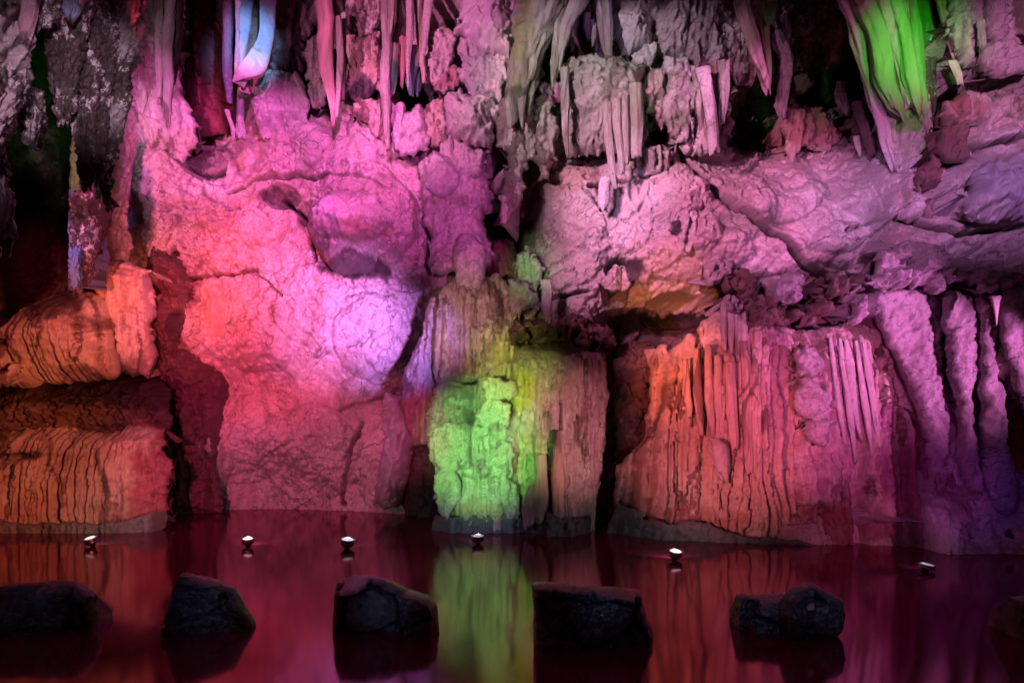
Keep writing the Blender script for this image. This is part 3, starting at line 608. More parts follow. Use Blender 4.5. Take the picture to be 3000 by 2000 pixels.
# buttress between drum and pink wall, its lack of light put into dark colour
tag(relief('rock_buttress', [(448, 720), (490, 690), (560, 720), (580, 800), (590, 900), (600, 1010), (655, 1060), (672, 1130), (650, 1250), (640, 1400), (650, 1500), (560, 1520), (480, 1520), (490, 1300), (480, 1180), (445, 1120), (452, 1000), (440, 850)], 17.25, M['dark'], bulge=.85, edge=.8, rough=.25, plate=(.3, .14, 1.6), rib=(.2, .25, 0, (1080, 1200)), jag=.06, seed=131,
       lumps=[(555, 1085, 80, 60, .35), (520, 960, 55, 90, .3), (520, 800, 50, 80, .25)], blobs=[(600, 1420, 100, 120, (.22, .08, .09), .6), (520, 880, 60, 120, (.22, .10, .11), .6), (560, 960, 30, 60, MANG_SHADE, .8)]), 'dark maroon rock buttress between the orange drum and the pink wall', 'rock buttress', GF, 'thing')
for i, (ol, lab, bl) in enumerate([
    ([(590, 830), (640, 810), (690, 850), (690, 960), (672, 1030), (660, 1060), (620, 1050), (582, 1010), (590, 920)], 'orange brown lobe beside the dark buttress', [(640, 920, 60, 120, (.56, .34, .24), .7)]),
    ([(690, 850), (740, 808), (800, 830), (870, 900), (880, 1000), (800, 1040), (740, 1060), (700, 1045), (682, 980)], 'smooth hot pink hanging lobe under a thin crack', [(730, 1040, 60, 24, (.35, .18, .2), .6)])]):
    tag(relief('rock_lobe', ol, 16.75, M['smooth'], bulge=.45, edge=.6, rough=.08, jag=.1, flake=.03, seed=140 + i, blobs=bl), lab, 'rock lobe', None, 'thing')
# big boulder bulge
tag(relief('hanging_boulder', [(935, 610), (980, 575), (1060, 560), (1140, 580), (1195, 640), (1205, 700), (1165, 750), (1110, 790), (1050, 808), (985, 795), (940, 745), (915, 690)], 16.0, M['pale'], bulge=1.35, edge=1.0, rough=.07, seed=151, jag=.05, lumps=[(1050, 660, 120, 80, .15)],
       blobs=[(1050, 795, 150, 34, (.06, .04, .045), .8), (960, 745, 50, 50, (.10, .07, .06), .7), (1090, 710, 90, 30, (.40, .24, .20), .6), (1000, 660, 70, 60, LILAC, .5)]), 'big round mauve boulder with dark underside bulging from the pink wall', 'boulder', None, 'thing')  # dark blob paints the shade on the boulder's underside
# pale hanging mass
d = thing('hanging_rock_mass', base_at(1340, 860, 15.0), 'pale pink cracked rock mass hanging above the fluted brown curtain', 'rock mass')
relief('mass', [(1240, 470), (1300, 440), (1370, 440), (1425, 470), (1430, 600), (1428, 720), (1420, 830), (1395, 862), (1355, 850), (1330, 800), (1300, 820), (1270, 790), (1250, 680), (1235, 560)], 15.3, M['pale'], bulge=.45, edge=.4, rough=.10, plate=(.4, .08), jag=.11, seed=161, parent=d, lumps=[(1300, 500, 60, 70, .2)], blobs=[(1300, 600, 70, 20, (.2, .17, .15), .6), (1415, 600, 16, 120, (.3, .24, .26), .4)])
relief('foot', [(1335, 700), (1375, 685), (1420, 720), (1425, 800), (1410, 850), (1385, 864), (1352, 848), (1335, 790)], 14.8, M['pale'], bulge=.35, edge=.3, rough=.05, plate=(.16, .035), seed=162, parent=d)
relief('boss', [(1262, 470), (1290, 455), (1330, 475), (1345, 530), (1320, 570), (1275, 580), (1245, 540)], 14.9, M['smooth'], bulge=.4, edge=.35, rough=.04, seed=163, parent=d)
# dark pocket column
tag(relief('fluted_niche', [(1435, 730), (1470, 700), (1510, 715), (1520, 800), (1505, 900), (1510, 1000), (1470, 1010), (1430, 900)], 15.9, M['brown'], bulge=.3, edge=.3, rib=(.16, .12), rough=.05, seed=165, blobs=[(1480, 850, 60, 200, (.30, .17, .14), .7)]), 'brown fluted column at the back of a dark niche', 'flowstone', GF, 'thing')
# brown curtain above the green formation
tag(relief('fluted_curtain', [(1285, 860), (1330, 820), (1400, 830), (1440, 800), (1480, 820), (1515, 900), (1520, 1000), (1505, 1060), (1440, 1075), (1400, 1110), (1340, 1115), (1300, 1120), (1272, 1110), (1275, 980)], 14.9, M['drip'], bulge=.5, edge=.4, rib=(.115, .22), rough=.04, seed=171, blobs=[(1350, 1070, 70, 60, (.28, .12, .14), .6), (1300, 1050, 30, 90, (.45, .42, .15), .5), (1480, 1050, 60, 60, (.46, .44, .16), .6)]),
    'brown and mauve fluted curtain hanging over the green formation', 'flowstone', GF, 'thing')
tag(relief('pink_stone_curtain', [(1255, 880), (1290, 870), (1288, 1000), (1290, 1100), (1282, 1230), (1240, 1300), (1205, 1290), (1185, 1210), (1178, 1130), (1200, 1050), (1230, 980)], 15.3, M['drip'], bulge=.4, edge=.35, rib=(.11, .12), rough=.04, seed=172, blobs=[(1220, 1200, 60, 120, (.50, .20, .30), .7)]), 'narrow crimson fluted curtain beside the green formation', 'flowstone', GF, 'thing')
tag(relief('pendant_rock', [(1120, 1160), (1160, 1150), (1205, 1180), (1212, 1280), (1200, 1400), (1180, 1470), (1150, 1490), (1110, 1485), (1098, 1440), (1105, 1380), (1120, 1280)], 16.3, M['smooth'], bulge=.5, edge=.35, rough=.06, seed=173, lumps=[(1140, 1450, 35, 35, .2)], blobs=[(1160, 1300, 60, 130, (.40, .40, .46), .6), (1140, 1450, 60, 50, (.36, .16, .18), .7)]), 'grey violet pendant rock with lumpy foot near the dark hollow', 'rock', None, 'thing')
tag(relief('cleft_rock', [(1195, 1310), (1250, 1300), (1280, 1370), (1290, 1480), (1280, 1530), (1200, 1530), (1180, 1490)], 16.6, M['dark'], bulge=.3, edge=.3, rough=.08, seed=174), 'dark maroon rock deep inside the low cleft', 'rock', None, 'thing')
# green formation
d = thing('green_flowstone', base_at(1400, 1545, 14.2), 'bright green lit flowstone cascade in the middle of the pool edge', 'flowstone', GF)
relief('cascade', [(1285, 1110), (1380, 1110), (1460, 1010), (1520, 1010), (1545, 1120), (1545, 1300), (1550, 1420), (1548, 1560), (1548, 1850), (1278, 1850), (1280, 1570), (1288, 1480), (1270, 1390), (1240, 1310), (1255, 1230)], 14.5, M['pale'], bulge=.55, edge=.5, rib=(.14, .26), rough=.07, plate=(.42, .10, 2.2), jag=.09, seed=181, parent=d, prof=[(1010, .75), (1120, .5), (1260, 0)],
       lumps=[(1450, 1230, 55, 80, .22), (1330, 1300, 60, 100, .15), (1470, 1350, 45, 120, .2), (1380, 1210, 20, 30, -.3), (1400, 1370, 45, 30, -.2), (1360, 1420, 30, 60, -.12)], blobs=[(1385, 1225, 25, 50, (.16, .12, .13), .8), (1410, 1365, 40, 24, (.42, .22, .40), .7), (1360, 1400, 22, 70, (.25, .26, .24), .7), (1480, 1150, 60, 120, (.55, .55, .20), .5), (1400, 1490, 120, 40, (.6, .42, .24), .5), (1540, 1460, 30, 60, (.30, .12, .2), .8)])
for i, ol in enumerate([[(1400, 1190), (1440, 1165), (1500, 1180), (1510, 1230), (1490, 1265), (1410, 1260)], [(1400, 1270), (1470, 1275), (1500, 1300), (1500, 1380), (1470, 1400), (1440, 1370), (1420, 1330)], [(1265, 1260), (1330, 1240), (1365, 1270), (1360, 1330), (1330, 1380), (1290, 1390), (1270, 1330)], [(1420, 1130), (1445, 1100), (1500, 1110), (1515, 1160), (1440, 1165)], [(1470, 1400), (1510, 1390), (1525, 1480), (1505, 1520), (1470, 1500)], [(1280, 1400), (1330, 1390), (1345, 1440), (1320, 1510), (1290, 1500)]]):
    relief('flake', ol, 14.0 - .03 * (i % 3), M['pale'], bulge=.10, edge=.05, rough=.06, rib=(.16, .08), jag=.09, seed=190 + i, parent=d, thick=.4, step=.018)
relief('waterline_band', [(1262, 1532), (1300, 1520), (1400, 1514), (1500, 1512), (1560, 1514), (1562, 1850), (1264, 1850)], 13.88, M['band'], bulge=.05, edge=.06, profu=[(1262, .45), (1320, .06), (1500, 0), (1560, .35)], rib=(.15, .08), rough=.05, flake=.03, lf=.04, jag=.05, seed=199, parent=d, blobs=[(1400, 1530, 140, 40, (.16, .24, .20), .6)])
# brown drum
d = thing('flowstone_drum', base_at(1640, 1550, 14.2), 'brown fluted flowstone drum with green lit edge and dark hollow top', 'flowstone', GF)
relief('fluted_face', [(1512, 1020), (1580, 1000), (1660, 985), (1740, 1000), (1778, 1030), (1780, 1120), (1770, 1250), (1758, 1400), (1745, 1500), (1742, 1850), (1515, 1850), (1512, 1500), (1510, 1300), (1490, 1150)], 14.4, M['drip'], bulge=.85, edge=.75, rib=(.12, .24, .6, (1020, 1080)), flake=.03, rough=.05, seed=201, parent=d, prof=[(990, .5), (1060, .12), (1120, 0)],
       blobs=[(1540, 1150, 50, 60, (.55, .55, .10), .6), (1560, 1350, 60, 160, (.46, .52, .26), .5), (1640, 1010, 140, 34, (.10, .05, .08), .9), (1740, 1200, 40, 260, (.36, .20, .28), .6), (1600, 1440, 40, 130, (.42, .2, .28), .6)])  # green light on the edge and the top's shade are painted in
relief('lip', [(1500, 950), (1560, 930), (1640, 940), (1720, 935), (1775, 955), (1790, 1005), (1720, 1015), (1640, 975), (1560, 985), (1500, 1010)], 14.36, M['dark'], bulge=.45, edge=.3, rough=.25, plate=(.25, .18), jag=.14, flake=.1, seed=202, parent=d, blobs=[(1560, 955, 60, 26, (.40, .20, .26), .7), (1720, 950, 60, 26, (.34, .18, .2), .6)])  # dark colour carries the shadowed top of the drum
relief('waterline_band', [(1545, 1515), (1640, 1518), (1742, 1520), (1748, 1545), (1746, 1850), (1550, 1850)], 13.47, M['band'], bulge=.05, edge=.06, profu=[(1545, .6), (1600, .12), (1680, 0), (1748, .65)], rough=.05, flake=.03, lf=.04, jag=.05, rib=(.15, .07), seed=203, parent=d)
for i, (p, c) in enumerate([([(1585, 1330, 16), (1590, 1450, 20), (1586, 1530, 14)], (.5, .5, .36)), ([(1562, 1420, 14), (1555, 1480, 20), (1550, 1540, 16)], (.30, .12, .22)), ([(1640, 1260, 14), (1632, 1400, 20), (1636, 1530, 18)], (.46, .34, .2))]):
    spike('flute', p, 13.62, M['drip'], seed=210 + i, parent=d, blobs=[(p[1][0], p[1][1], 60, 140, c, .6)])
# brown ledgy slope
tag(relief('ledge_rock', [(1790, 1040), (1850, 1000), (1930, 1010), (1940, 1120), (1925, 1300), (1930, 1450), (1920, 1540), (1810, 1540), (1780, 1440), (1805, 1300), (1800, 1180)], 14.9, M['brown'], bulge=.55, edge=.4, rough=.14, plate=(.30, .14, .6), seed=221, blobs=[(1830, 1180, 60, 80, (.24, .14, .14), .5), (1870, 1480, 80, 60, (.30, .14, .14), .7)]), 'rough brown ledged rock between the drum and the orange curtain', 'rock', None, 'thing')
# orange and pink curtain
d = thing('orange_flowstone', base_at(2200, 1590, 13.4), 'broad orange and pink fluted flowstone curtain above dark waterline', 'flowstone', GF)
relief('fluted_face', [(1915, 1040), (1945, 1010), (1960, 1035), (2020, 985), (2045, 1010), (2060, 940), (2120, 900), (2200, 930), (2290, 985), (2300, 1100), (2310, 1300), (2345, 1450), (2350, 1880), (2150, 1880), (1960, 1880), (1815, 1880), (1812, 1440), (1880, 1300), (1915, 1180)], 13.7, M['flow'], bulge=.65, edge=.7, rib=(.13, .22, 1.2), flake=.03, rough=.05, seed=231, parent=d, profu=[(1830, .55), (1950, .1), (2340, -.5)], jag=.06,
       blobs=[(2000, 1050, 90, 90, (.66, .50, .36), .5), (2050, 1520, 200, 60, (.36, .14, .13), .7), (2250, 1150, 60, 200, (.52, .34, .42), .5), (1900, 1450, 70, 110, (.36, .19, .16), .5)])
relief('violet_face', [(2270, 990), (2340, 960), (2400, 960), (2470, 950), (2560, 960), (2590, 1060), (2620, 1200), (2650, 1400), (2690, 1560), (2700, 1900), (2400, 1900), (2320, 1900), (2290, 1450), (2280, 1200)], 13.0, M['flow'], bulge=.55, edge=.6, rib=(.16, .20, 1.0), rough=.08, seed=232, parent=d, profu=[(2280, .25), (2480, 0), (2680, -.25)], plate=(.5, .06, 1.5),
       blobs=[(2400, 1300, 130, 250, (.48, .34, .44), .5), (2600, 1400, 80, 250, (.30, .10, .22), .75), (2450, 1520, 200, 90, (.30, .10, .12), .8)])
for i in range(5):
    u = 2438 + (0, 27, 45, 76, 98)[i]
    spike('groove_rib', [(u - 6, 985 + 4 * i, 5), (u + 4, 1060, 8 + 3 * (i % 3)), (u + 22, 1190, 10 + 2 * (i % 2)), (u + 40, 1290 + (10, 60, 0, 50, 20)[i], 5)], 12.47 + .02 * (i % 2), M['drip'], flute=(3, .1), seed=240 + i, parent=d, flat=.6)
for i, p in enumerate([(2120, 905), (2140, 900), (2160, 905), (2178, 915)]):
    spike('small_flute', [(p[0], p[1] - 20, 10), (p[0] + 2, p[1] + 60, 11), (p[0] + 5 - i, p[1] + 120 + 12 * i, 5)], 13.0, M['drip'], flute=(3, .1), seed=250 + i, parent=d)
for i, (u0, v0, v1, r) in enumerate([(2050, 1060, 1270, 14), (2082, 1050, 1285, 13), (2110, 1080, 1290, 14), (2148, 1100, 1310, 18), (2192, 1040, 1380, 17), (2222, 1060, 1350, 13), (2015, 1090, 1220, 12)]):
    spike('long_flute', [(u0 - 8, v0 - 40, r * .8), (u0 - 3, (v0 + v1) / 2, r), (u0 + 4, v1 - 30, r * .8), (u0 + 6, v1, r * .5)], 12.98 - .02 * (i % 2) - .1 * (u0 > 2140), M['flow'], flute=(4, .12), seed=255 + i, parent=d, flat=.7)
spike('torpedo_drip', [(2095, 1283, 18), (2104, 1300, 25), (2110, 1340, 25), (2116, 1380, 21), (2122, 1402, 10)], 12.85, M['pale'], flute=(3, .04), rough=.05, seed=262, parent=d, blobs=[(2100, 1290, 30, 22, (.30, .26, .26), .8), (2112, 1350, 40, 60, LILAC, .6)])
relief('waterline_band', [(1815, 1512), (1900, 1525), (2050, 1532), (2150, 1560), (2300, 1575), (2420, 1592), (2490, 1600), (2500, 1640), (2500, 1900), (1815, 1900)], 12.93, M['band'], bulge=.05, edge=.06, rough=.05, jag=.06, flake=.04, lf=.04, seed=263, parent=d, profu=[(1815, 1.0), (1860, .65), (1950, .12), (2340, -.5), (2480, -.58), (2600, -.5)], rib=(.4, .05))
for i, (ol, lab) in enumerate([([(2325, 1035), (2350, 1010), (2385, 1025), (2408, 1060), (2395, 1100), (2365, 1110), (2330, 1090)], 'knobbly lilac nub high on the violet curtain'), ([(2338, 1120), (2375, 1105), (2415, 1140), (2420, 1210), (2390, 1240), (2345, 1225), (2330, 1180)], 'lilac bulge below the knobbly nub on the violet curtain'), ([(2340, 1225), (2390, 1215), (2428, 1230), (2420, 1290), (2380, 1300), (2345, 1280)], 'chin shaped lilac stone low on the violet curtain')]):
    tag(relief('stone_nub', ol, 12.45, M['pale'], bulge=.16, edge=.10, rough=.08, plate=(.2, .06), jag=.08, seed=270 + i, thick=.5, step=.018), lab, 'stone', 'lilac stones on the violet curtain', 'thing')
# red dark base on the far side
tag(relief('sunken_rock', [(2600, 1200), (2700, 1230), (2790, 1400), (2850, 1480), (3050, 1450), (3150, 1500), (3150, 1720), (2600, 1680), (2580, 1500)], 12.5, M['dark'], bulge=.4, edge=.5, rib=(.14, .26), flake=.02, rough=.06, seed=281, profu=[(2600, .2), (3100, -.8)], blobs=[(2700, 1400, 100, 150, (.20, .05, .10), .8)]), 'dark crimson rock foot sinking into the pool beneath the violet slabs', 'rock', None, 'thing')
# violet slabs
for i, (ol, Y, lab, r) in enumerate([
    ([(2570, 880), (2620, 850), (2700, 840), (2745, 860), (2755, 1000), (2760, 1120), (2790, 1250), (2800, 1370), (2830, 1440), (2880, 1500), (2870, 1520), (2825, 1515), (2790, 1440), (2720, 1380), (2690, 1230), (2650, 1100), (2600, 1000)], 12.3, 'wide cracked violet rock slab tapering to a point over the water', (.3, .06)),
    ([(2760, 870), (2810, 850), (2850, 880), (2865, 960), (2850, 1080), (2850, 1200), (2865, 1350), (2880, 1440), (2830, 1430), (2805, 1330), (2800, 1200), (2780, 1050)], 12.0, 'smooth purple rock column between two narrow black clefts', (.25, .04)),
    ([(2868, 860), (2920, 850), (2935, 960), (2920, 1080), (2940, 1200), (2960, 1330), (2990, 1480), (2930, 1500), (2890, 1400), (2880, 1200), (2872, 1050)], 11.8, 'indigo rock slab behind the white icicle', (.3, .10)),
    ([(2945, 840), (3010, 830), (3120, 850), (3120, 1300), (3040, 1250), (2990, 1170), (2955, 1060), (2935, 960)], 11.5, 'outermost purple slab leaning over the red lit crack', (.3, .10)),
    ([(2925, 1120), (2960, 1130), (3000, 1260), (3060, 1400), (3120, 1600), (3000, 1600), (2960, 1400)], 12.0, 'rust red rock strip deep in the black crack', (.2, .05))]):
    tag(relief('rock_slab', ol, Y, M['slab'] if i < 4 else M['dark'], bulge=.16, edge=.09, rough=.07, plate=(.2, .05, .8), rib=(r[0], r[1] * .6), jag=.045, lf=.1, flake=.035, seed=290 + i, blobs=([(2980, 1300, 80, 200, (.30, .07, .03), .9)] if i == 4 else [(2840, 1480, 70, 60, (.34, .26, .50), .5)] if i == 0 else [])), lab, 'rock slab', 'cracked violet rock slabs', 'thing')
# knobbly ledge
LED = [((2105, 795), 45, 40, 13.2, 'pale knuckle of rock at the top of the small flutes'), ((2160, 835), 50, 34, 13.1, 'pinkish block overhanging the dark ledge pocket'), ((2215, 880), 55, 34, 13.1, 'flat maroon boulder on the knobbly ledge'), ((2290, 850), 50, 40, 13.0, 'rosy broken boulder in the middle of the ledge'),
       ((2395, 905), 48, 36, 12.7, 'dark red round boulder wedged under the ledge'), ((2340, 920), 34, 26, 12.75, 'small maroon stone beside the round boulder'), ((2450, 850), 40, 42, 12.7, 'dark violet boulder above the round red one'), ((2510, 905), 28, 40, 12.6, 'pale lilac knob like a tooth on the ledge'),
       ((2560, 870), 32, 62, 12.5, 'tall lilac rock hanging at the end of the ledge'), ((2500, 830), 30, 26, 12.6, 'brownish stone tucked below the smooth band'), ((2610, 780), 52, 58, 12.2, 'grey violet block beside the square pale block'), ((2715, 775), 70, 78, 12.0, 'square pale violet block above the slabs'),
       ((2830, 800), 70, 34, 11.8, 'flat purple stone under the overhanging corner'), ((2940, 815), 80, 46, 11.5, 'long violet beam stone carrying the white icicle'), ((2250, 930), 60, 24, 13.0, 'long low stone beneath the maroon boulder'), ((2150, 900), 36, 24, 13.15, 'small orange lit stone over the curtain')]
for i, ((u, v), ru, rv, Y, lab) in enumerate(LED):
    rnd = random.Random(300 + i)
    n = 9; ol = []
    for k in range(n):
        a = -2 * math.pi * k / n; q = 1 + .22 * (rnd.random() - .5)
        e = 0.75
        ol.append((u + ru * q * math.copysign(abs(math.cos(a)) ** e, math.cos(a)), v + rv * q * math.copysign(abs(math.sin(a)) ** e, math.sin(a))))
    dark = any(k in lab for k in ('dark', 'maroon', 'brownish'))
    tag(relief('ledge_stone', ol, Y, M['slab'] if not dark else M['brown'], bulge=.34, edge=.14, rough=.14, plate=(.24, .16), seed=300 + i, jag=.11, flake=.09, thick=.8, step=.02), lab, 'stone', 'stones along the knobbly ledge', 'thing')
tag(spike('icicle', [(2916, 868, 16), (2917, 890, 10), (2919, 920, 5), (2920, 944, 1.5)], 11.2, M['pale'], flute=(3, .05), rough=.05, seed=320, seg=20), 'small white pointed icicle of calcite under the beam stone', 'stalactite', None, 'thing')

# ------------------------------------------------------------------ the hanging stone
GS = 'stalactites of the cave roof'
def stal(path, Y, mat, label, seed, **kw):
    p = list(path)
    if p[0][1] <= 5: p = [(p[0][0], -170, p[0][2] * 1.25)] + p
    return tag(spike('stalactite', p, Y, M[mat], seed=seed, **kw), label, 'stalactite', GS, 'thing')
# crusted ones by the dark passage
CR = [
    ([(10, 0, 85), (5, 120, 82), (0, 220, 78), (5, 300, 60), (-10, 370, 62), (-25, 430, 40), (-25, 600, 32), (-25, 700, 24)], 9.0, 'thick pale crusted stalactite cut by the picture edge'),
    ([(92, 260, 14), (95, 320, 24), (98, 370, 20), (92, 420, 6)], 9.2, 'small sparkling crusted drip in front of the green gap'),
    ([(88, 0, 22), (80, 60, 20), (70, 120, 12)], 8.8, 'flat mauve blade beside the thick crusted stalactite'),
    ([(205, 0, 60), (200, 60, 50), (196, 140, 40), (195, 230, 30), (192, 300, 22), (194, 335, 8)], 10.5, 'dark red stalactite with a wet blue tip over the passage'),
    ([(190, 0, 34), (195, 25, 34), (200, 48, 12)], 9.8, 'stubby wet blue stalactite shining at the top of the passage'),
    ([(268, 0, 30), (258, 120, 28), (250, 260, 25), (246, 380, 22), (250, 480, 17), (255, 545, 6)], 11.0, 'long dark stalactite speckled with white crust'),
    ([(374, 0, 46), (358, 120, 42), (338, 250, 38), (318, 360, 32), (308, 470, 22), (302, 560, 8)], 11.5, 'broad mossy crusted stalactite touching the pink wall'),
    ([(318, 0, 20), (312, 150, 18), (296, 300, 15), (290, 420, 10), (288, 520, 4)], 11.2, 'slim black stalactite between two crusted ones'),
    ([(130, 0, 22), (118, 40, 26), (112, 70, 14)], 9.3, 'short pink knobbly stub near the flat mauve blade')]
for i, (p, Y, lab) in enumerate(CR):
    bl = []
    if i == 0: bl = [(20, 150, 120, 90, (.42, .36, .37), .8), (10, 350, 90, 120, (.52, .44, .46), .9), (0, 600, 60, 120, (.55, .5, .52), .8)]
    if i == 4: bl = [(195, 20, 60, 40, (.30, .36, .55), .8)]  # blue gleam painted on as tint
    if i == 2: bl = [(85, 50, 40, 90, (.42, .25, .30), .8)]
    if i == 6: bl = [(385, 80, 40, 160, (.50, .47, .47), .8), (330, 60, 40, 90, MOSS_GREEN, .8), (330, 350, 60, 60, (.40, .37, .38), .5)]
    stal(p, Y, 'crust', lab, 400 + i, knob=.34 if i not in (2, 4) else .04, rough=.2, seg=96, blobs=bl)
tag(relief('crusted_column', [(215, 560), (250, 535), (310, 540), (312, 620), (300, 700), (272, 760), (262, 830), (235, 850), (212, 830), (214, 700)], 14.6, M['crust'], bulge=.5, edge=.4, rough=.12, plate=(.12, .06), seed=420, blobs=[(222, 720, 16, 150, (.20, .28, .50), .9), (226, 540, 16, 60, MOSS_GREEN, .9), (230, 470, 30, 40, MOSS_GREEN, .8)]), 'knobbly crusted column with a blue lit edge beside the passage', 'rock column', None, 'thing')  # blue and green light along the edge is painted in the tint
tag(spike('edge_lit_column', [(236, 380, 14), (232, 470, 22), (226, 580, 14), (222, 700, 12), (218, 850, 14)], 14.3, M['crust'], knob=.2, rough=.2, seed=421, seg=40, blobs=[(230, 500, 50, 90, (.06, .20, .03), .9), (222, 720, 40, 150, (.10, .22, .50), .9)]), 'thin green and blue edged column at the rim of the passage', 'rock column', None, 'thing')  # green and blue rim light put into the column's colour
# maroon column and neighbours
tag(relief('stone_column', [(530, -120), (680, -120), (678, 100), (676, 250), (672, 380), (600, 395), (548, 380), (545, 300), (520, 250), (528, 100)], 16.9, M['dark'], bulge=.6, edge=.8, rough=.04, rib=(.7, .03), seed=430, blobs=[(610, 200, 90, 300, (.24, .05, .085), .85), (540, 150, 34, 260, (.17, .12, .07), .85)]), 'tall smooth maroon stone column standing in a recess', 'rock column', None, 'thing')
tag(relief('draped_column', [(410, -120), (535, -120), (535, 60), (525, 160), (515, 250), (535, 300), (540, 370), (500, 420), (440, 440), (380, 400), (362, 330), (385, 250), (400, 120)], 15.7, M['drip'], bulge=.35, edge=.4, rib=(.2, .2), rough=.10, plate=(.4, .08), jag=.1, seed=431, prof=[(-120, 0), (220, 0), (420, .75)], blobs=[(440, 180, 50, 120, (.20, .08, .12), .75), (480, 330, 70, 60, (.66, .58, .68), .6)]), 'pink draped column with hanging icicles before the maroon one', 'rock column', None, 'thing')
for p, Y, mt, lab, sd in [
    ([(495, 0, 16), (492, 120, 15), (495, 250, 15), (494, 330, 11), (494, 372, 4)], 14.8, 'drip', 'long thin pink stalactite on the draped column', 440),
    ([(470, 0, 16), (468, 120, 14), (472, 220, 12), (470, 285, 6)], 14.9, 'drip', 'shorter mauve stalactite close to the long thin one', 441),
    ([(520, 0, 18), (516, 80, 16), (505, 170, 18), (500, 240, 12)], 14.95, 'crust', 'lumpy crusted strip along the edge of the draped column', 442),
    ([(425, 270, 14), (420, 300, 10), (415, 335, 3)], 15.0, 'drip', 'tiny claw shaped drip above the pink shoulder', 443)]:
    stal(p, Y, mt, lab, sd)
# blue pendant
d = thing('blue_pendant', at(705, 268, 14.6), 'bright blue lit blade stalactite with pale pointed tip', 'stalactite', GS)
relief('outer_blade', [(766, -120), (802, -120), (801, 60), (788, 170), (768, 222), (725, 252), (703, 270), (706, 245), (722, 205), (748, 150), (764, 80)], 14.6, M['smooth'], bulge=.03, edge=.02, lf=0, rough=.015, flake=.012, jag=.005, seed=450, fn=lambda U, V, X, Z: (U - 780) * .005, parent=d, thick=.3, step=.016, blobs=[(775, 40, 40, 110, (.26, .46, .70), .6), (745, 215, 60, 60, CHALK, .9)])  # the blade's blue light is partly painted in as tint
relief('inner_blade', [(686, -120), (736, -120), (732, 50), (722, 130), (712, 190), (704, 266), (690, 235), (680, 190), (686, 100)], 14.5, M['smooth'], bulge=.03, edge=.02, lf=0, rough=.02, flake=.012, jag=.005, seed=451, fn=lambda U, V, X, Z: np.abs(U - 706) * .004, parent=d, thick=.3, step=.016, blobs=[(705, 60, 40, 120, (.34, .36, .60), .6), (692, 220, 20, 40, (.62, .5, .48), .8)])
relief('inner_wall', [(725, -120), (765, -120), (760, 100), (735, 190), (712, 235), (716, 120)], 15.0, M['brown'], bulge=.1, edge=.12, rough=.05, seed=452, parent=d, thick=.3)
for p, Y, mt, lab, sd, bl in [
    ([(672, 0, 16), (668, 120, 14), (668, 220, 13), (672, 300, 9)], 14.9, 'crust', 'indigo speckled strip beside the blue blade', 453, [(670, 150, 40, 250, (.20, .18, .36), .6)]),
    ([(706, 262, 9), (702, 300, 12), (700, 350, 11), (702, 400, 16)], 15.0, 'pale', 'thin grey post below the tip of the blue blade', 454, [(702, 310, 30, 50, (.10, .10, .13), .7)]),
    ([(664, 322, 8), (672, 345, 6), (682, 375, 7), (692, 405, 12)], 15.2, 'pale', 'little curled white prong below the indigo strip', 455, [])]:
    stal(p, Y, mt, lab, sd, blobs=bl, seg=24)

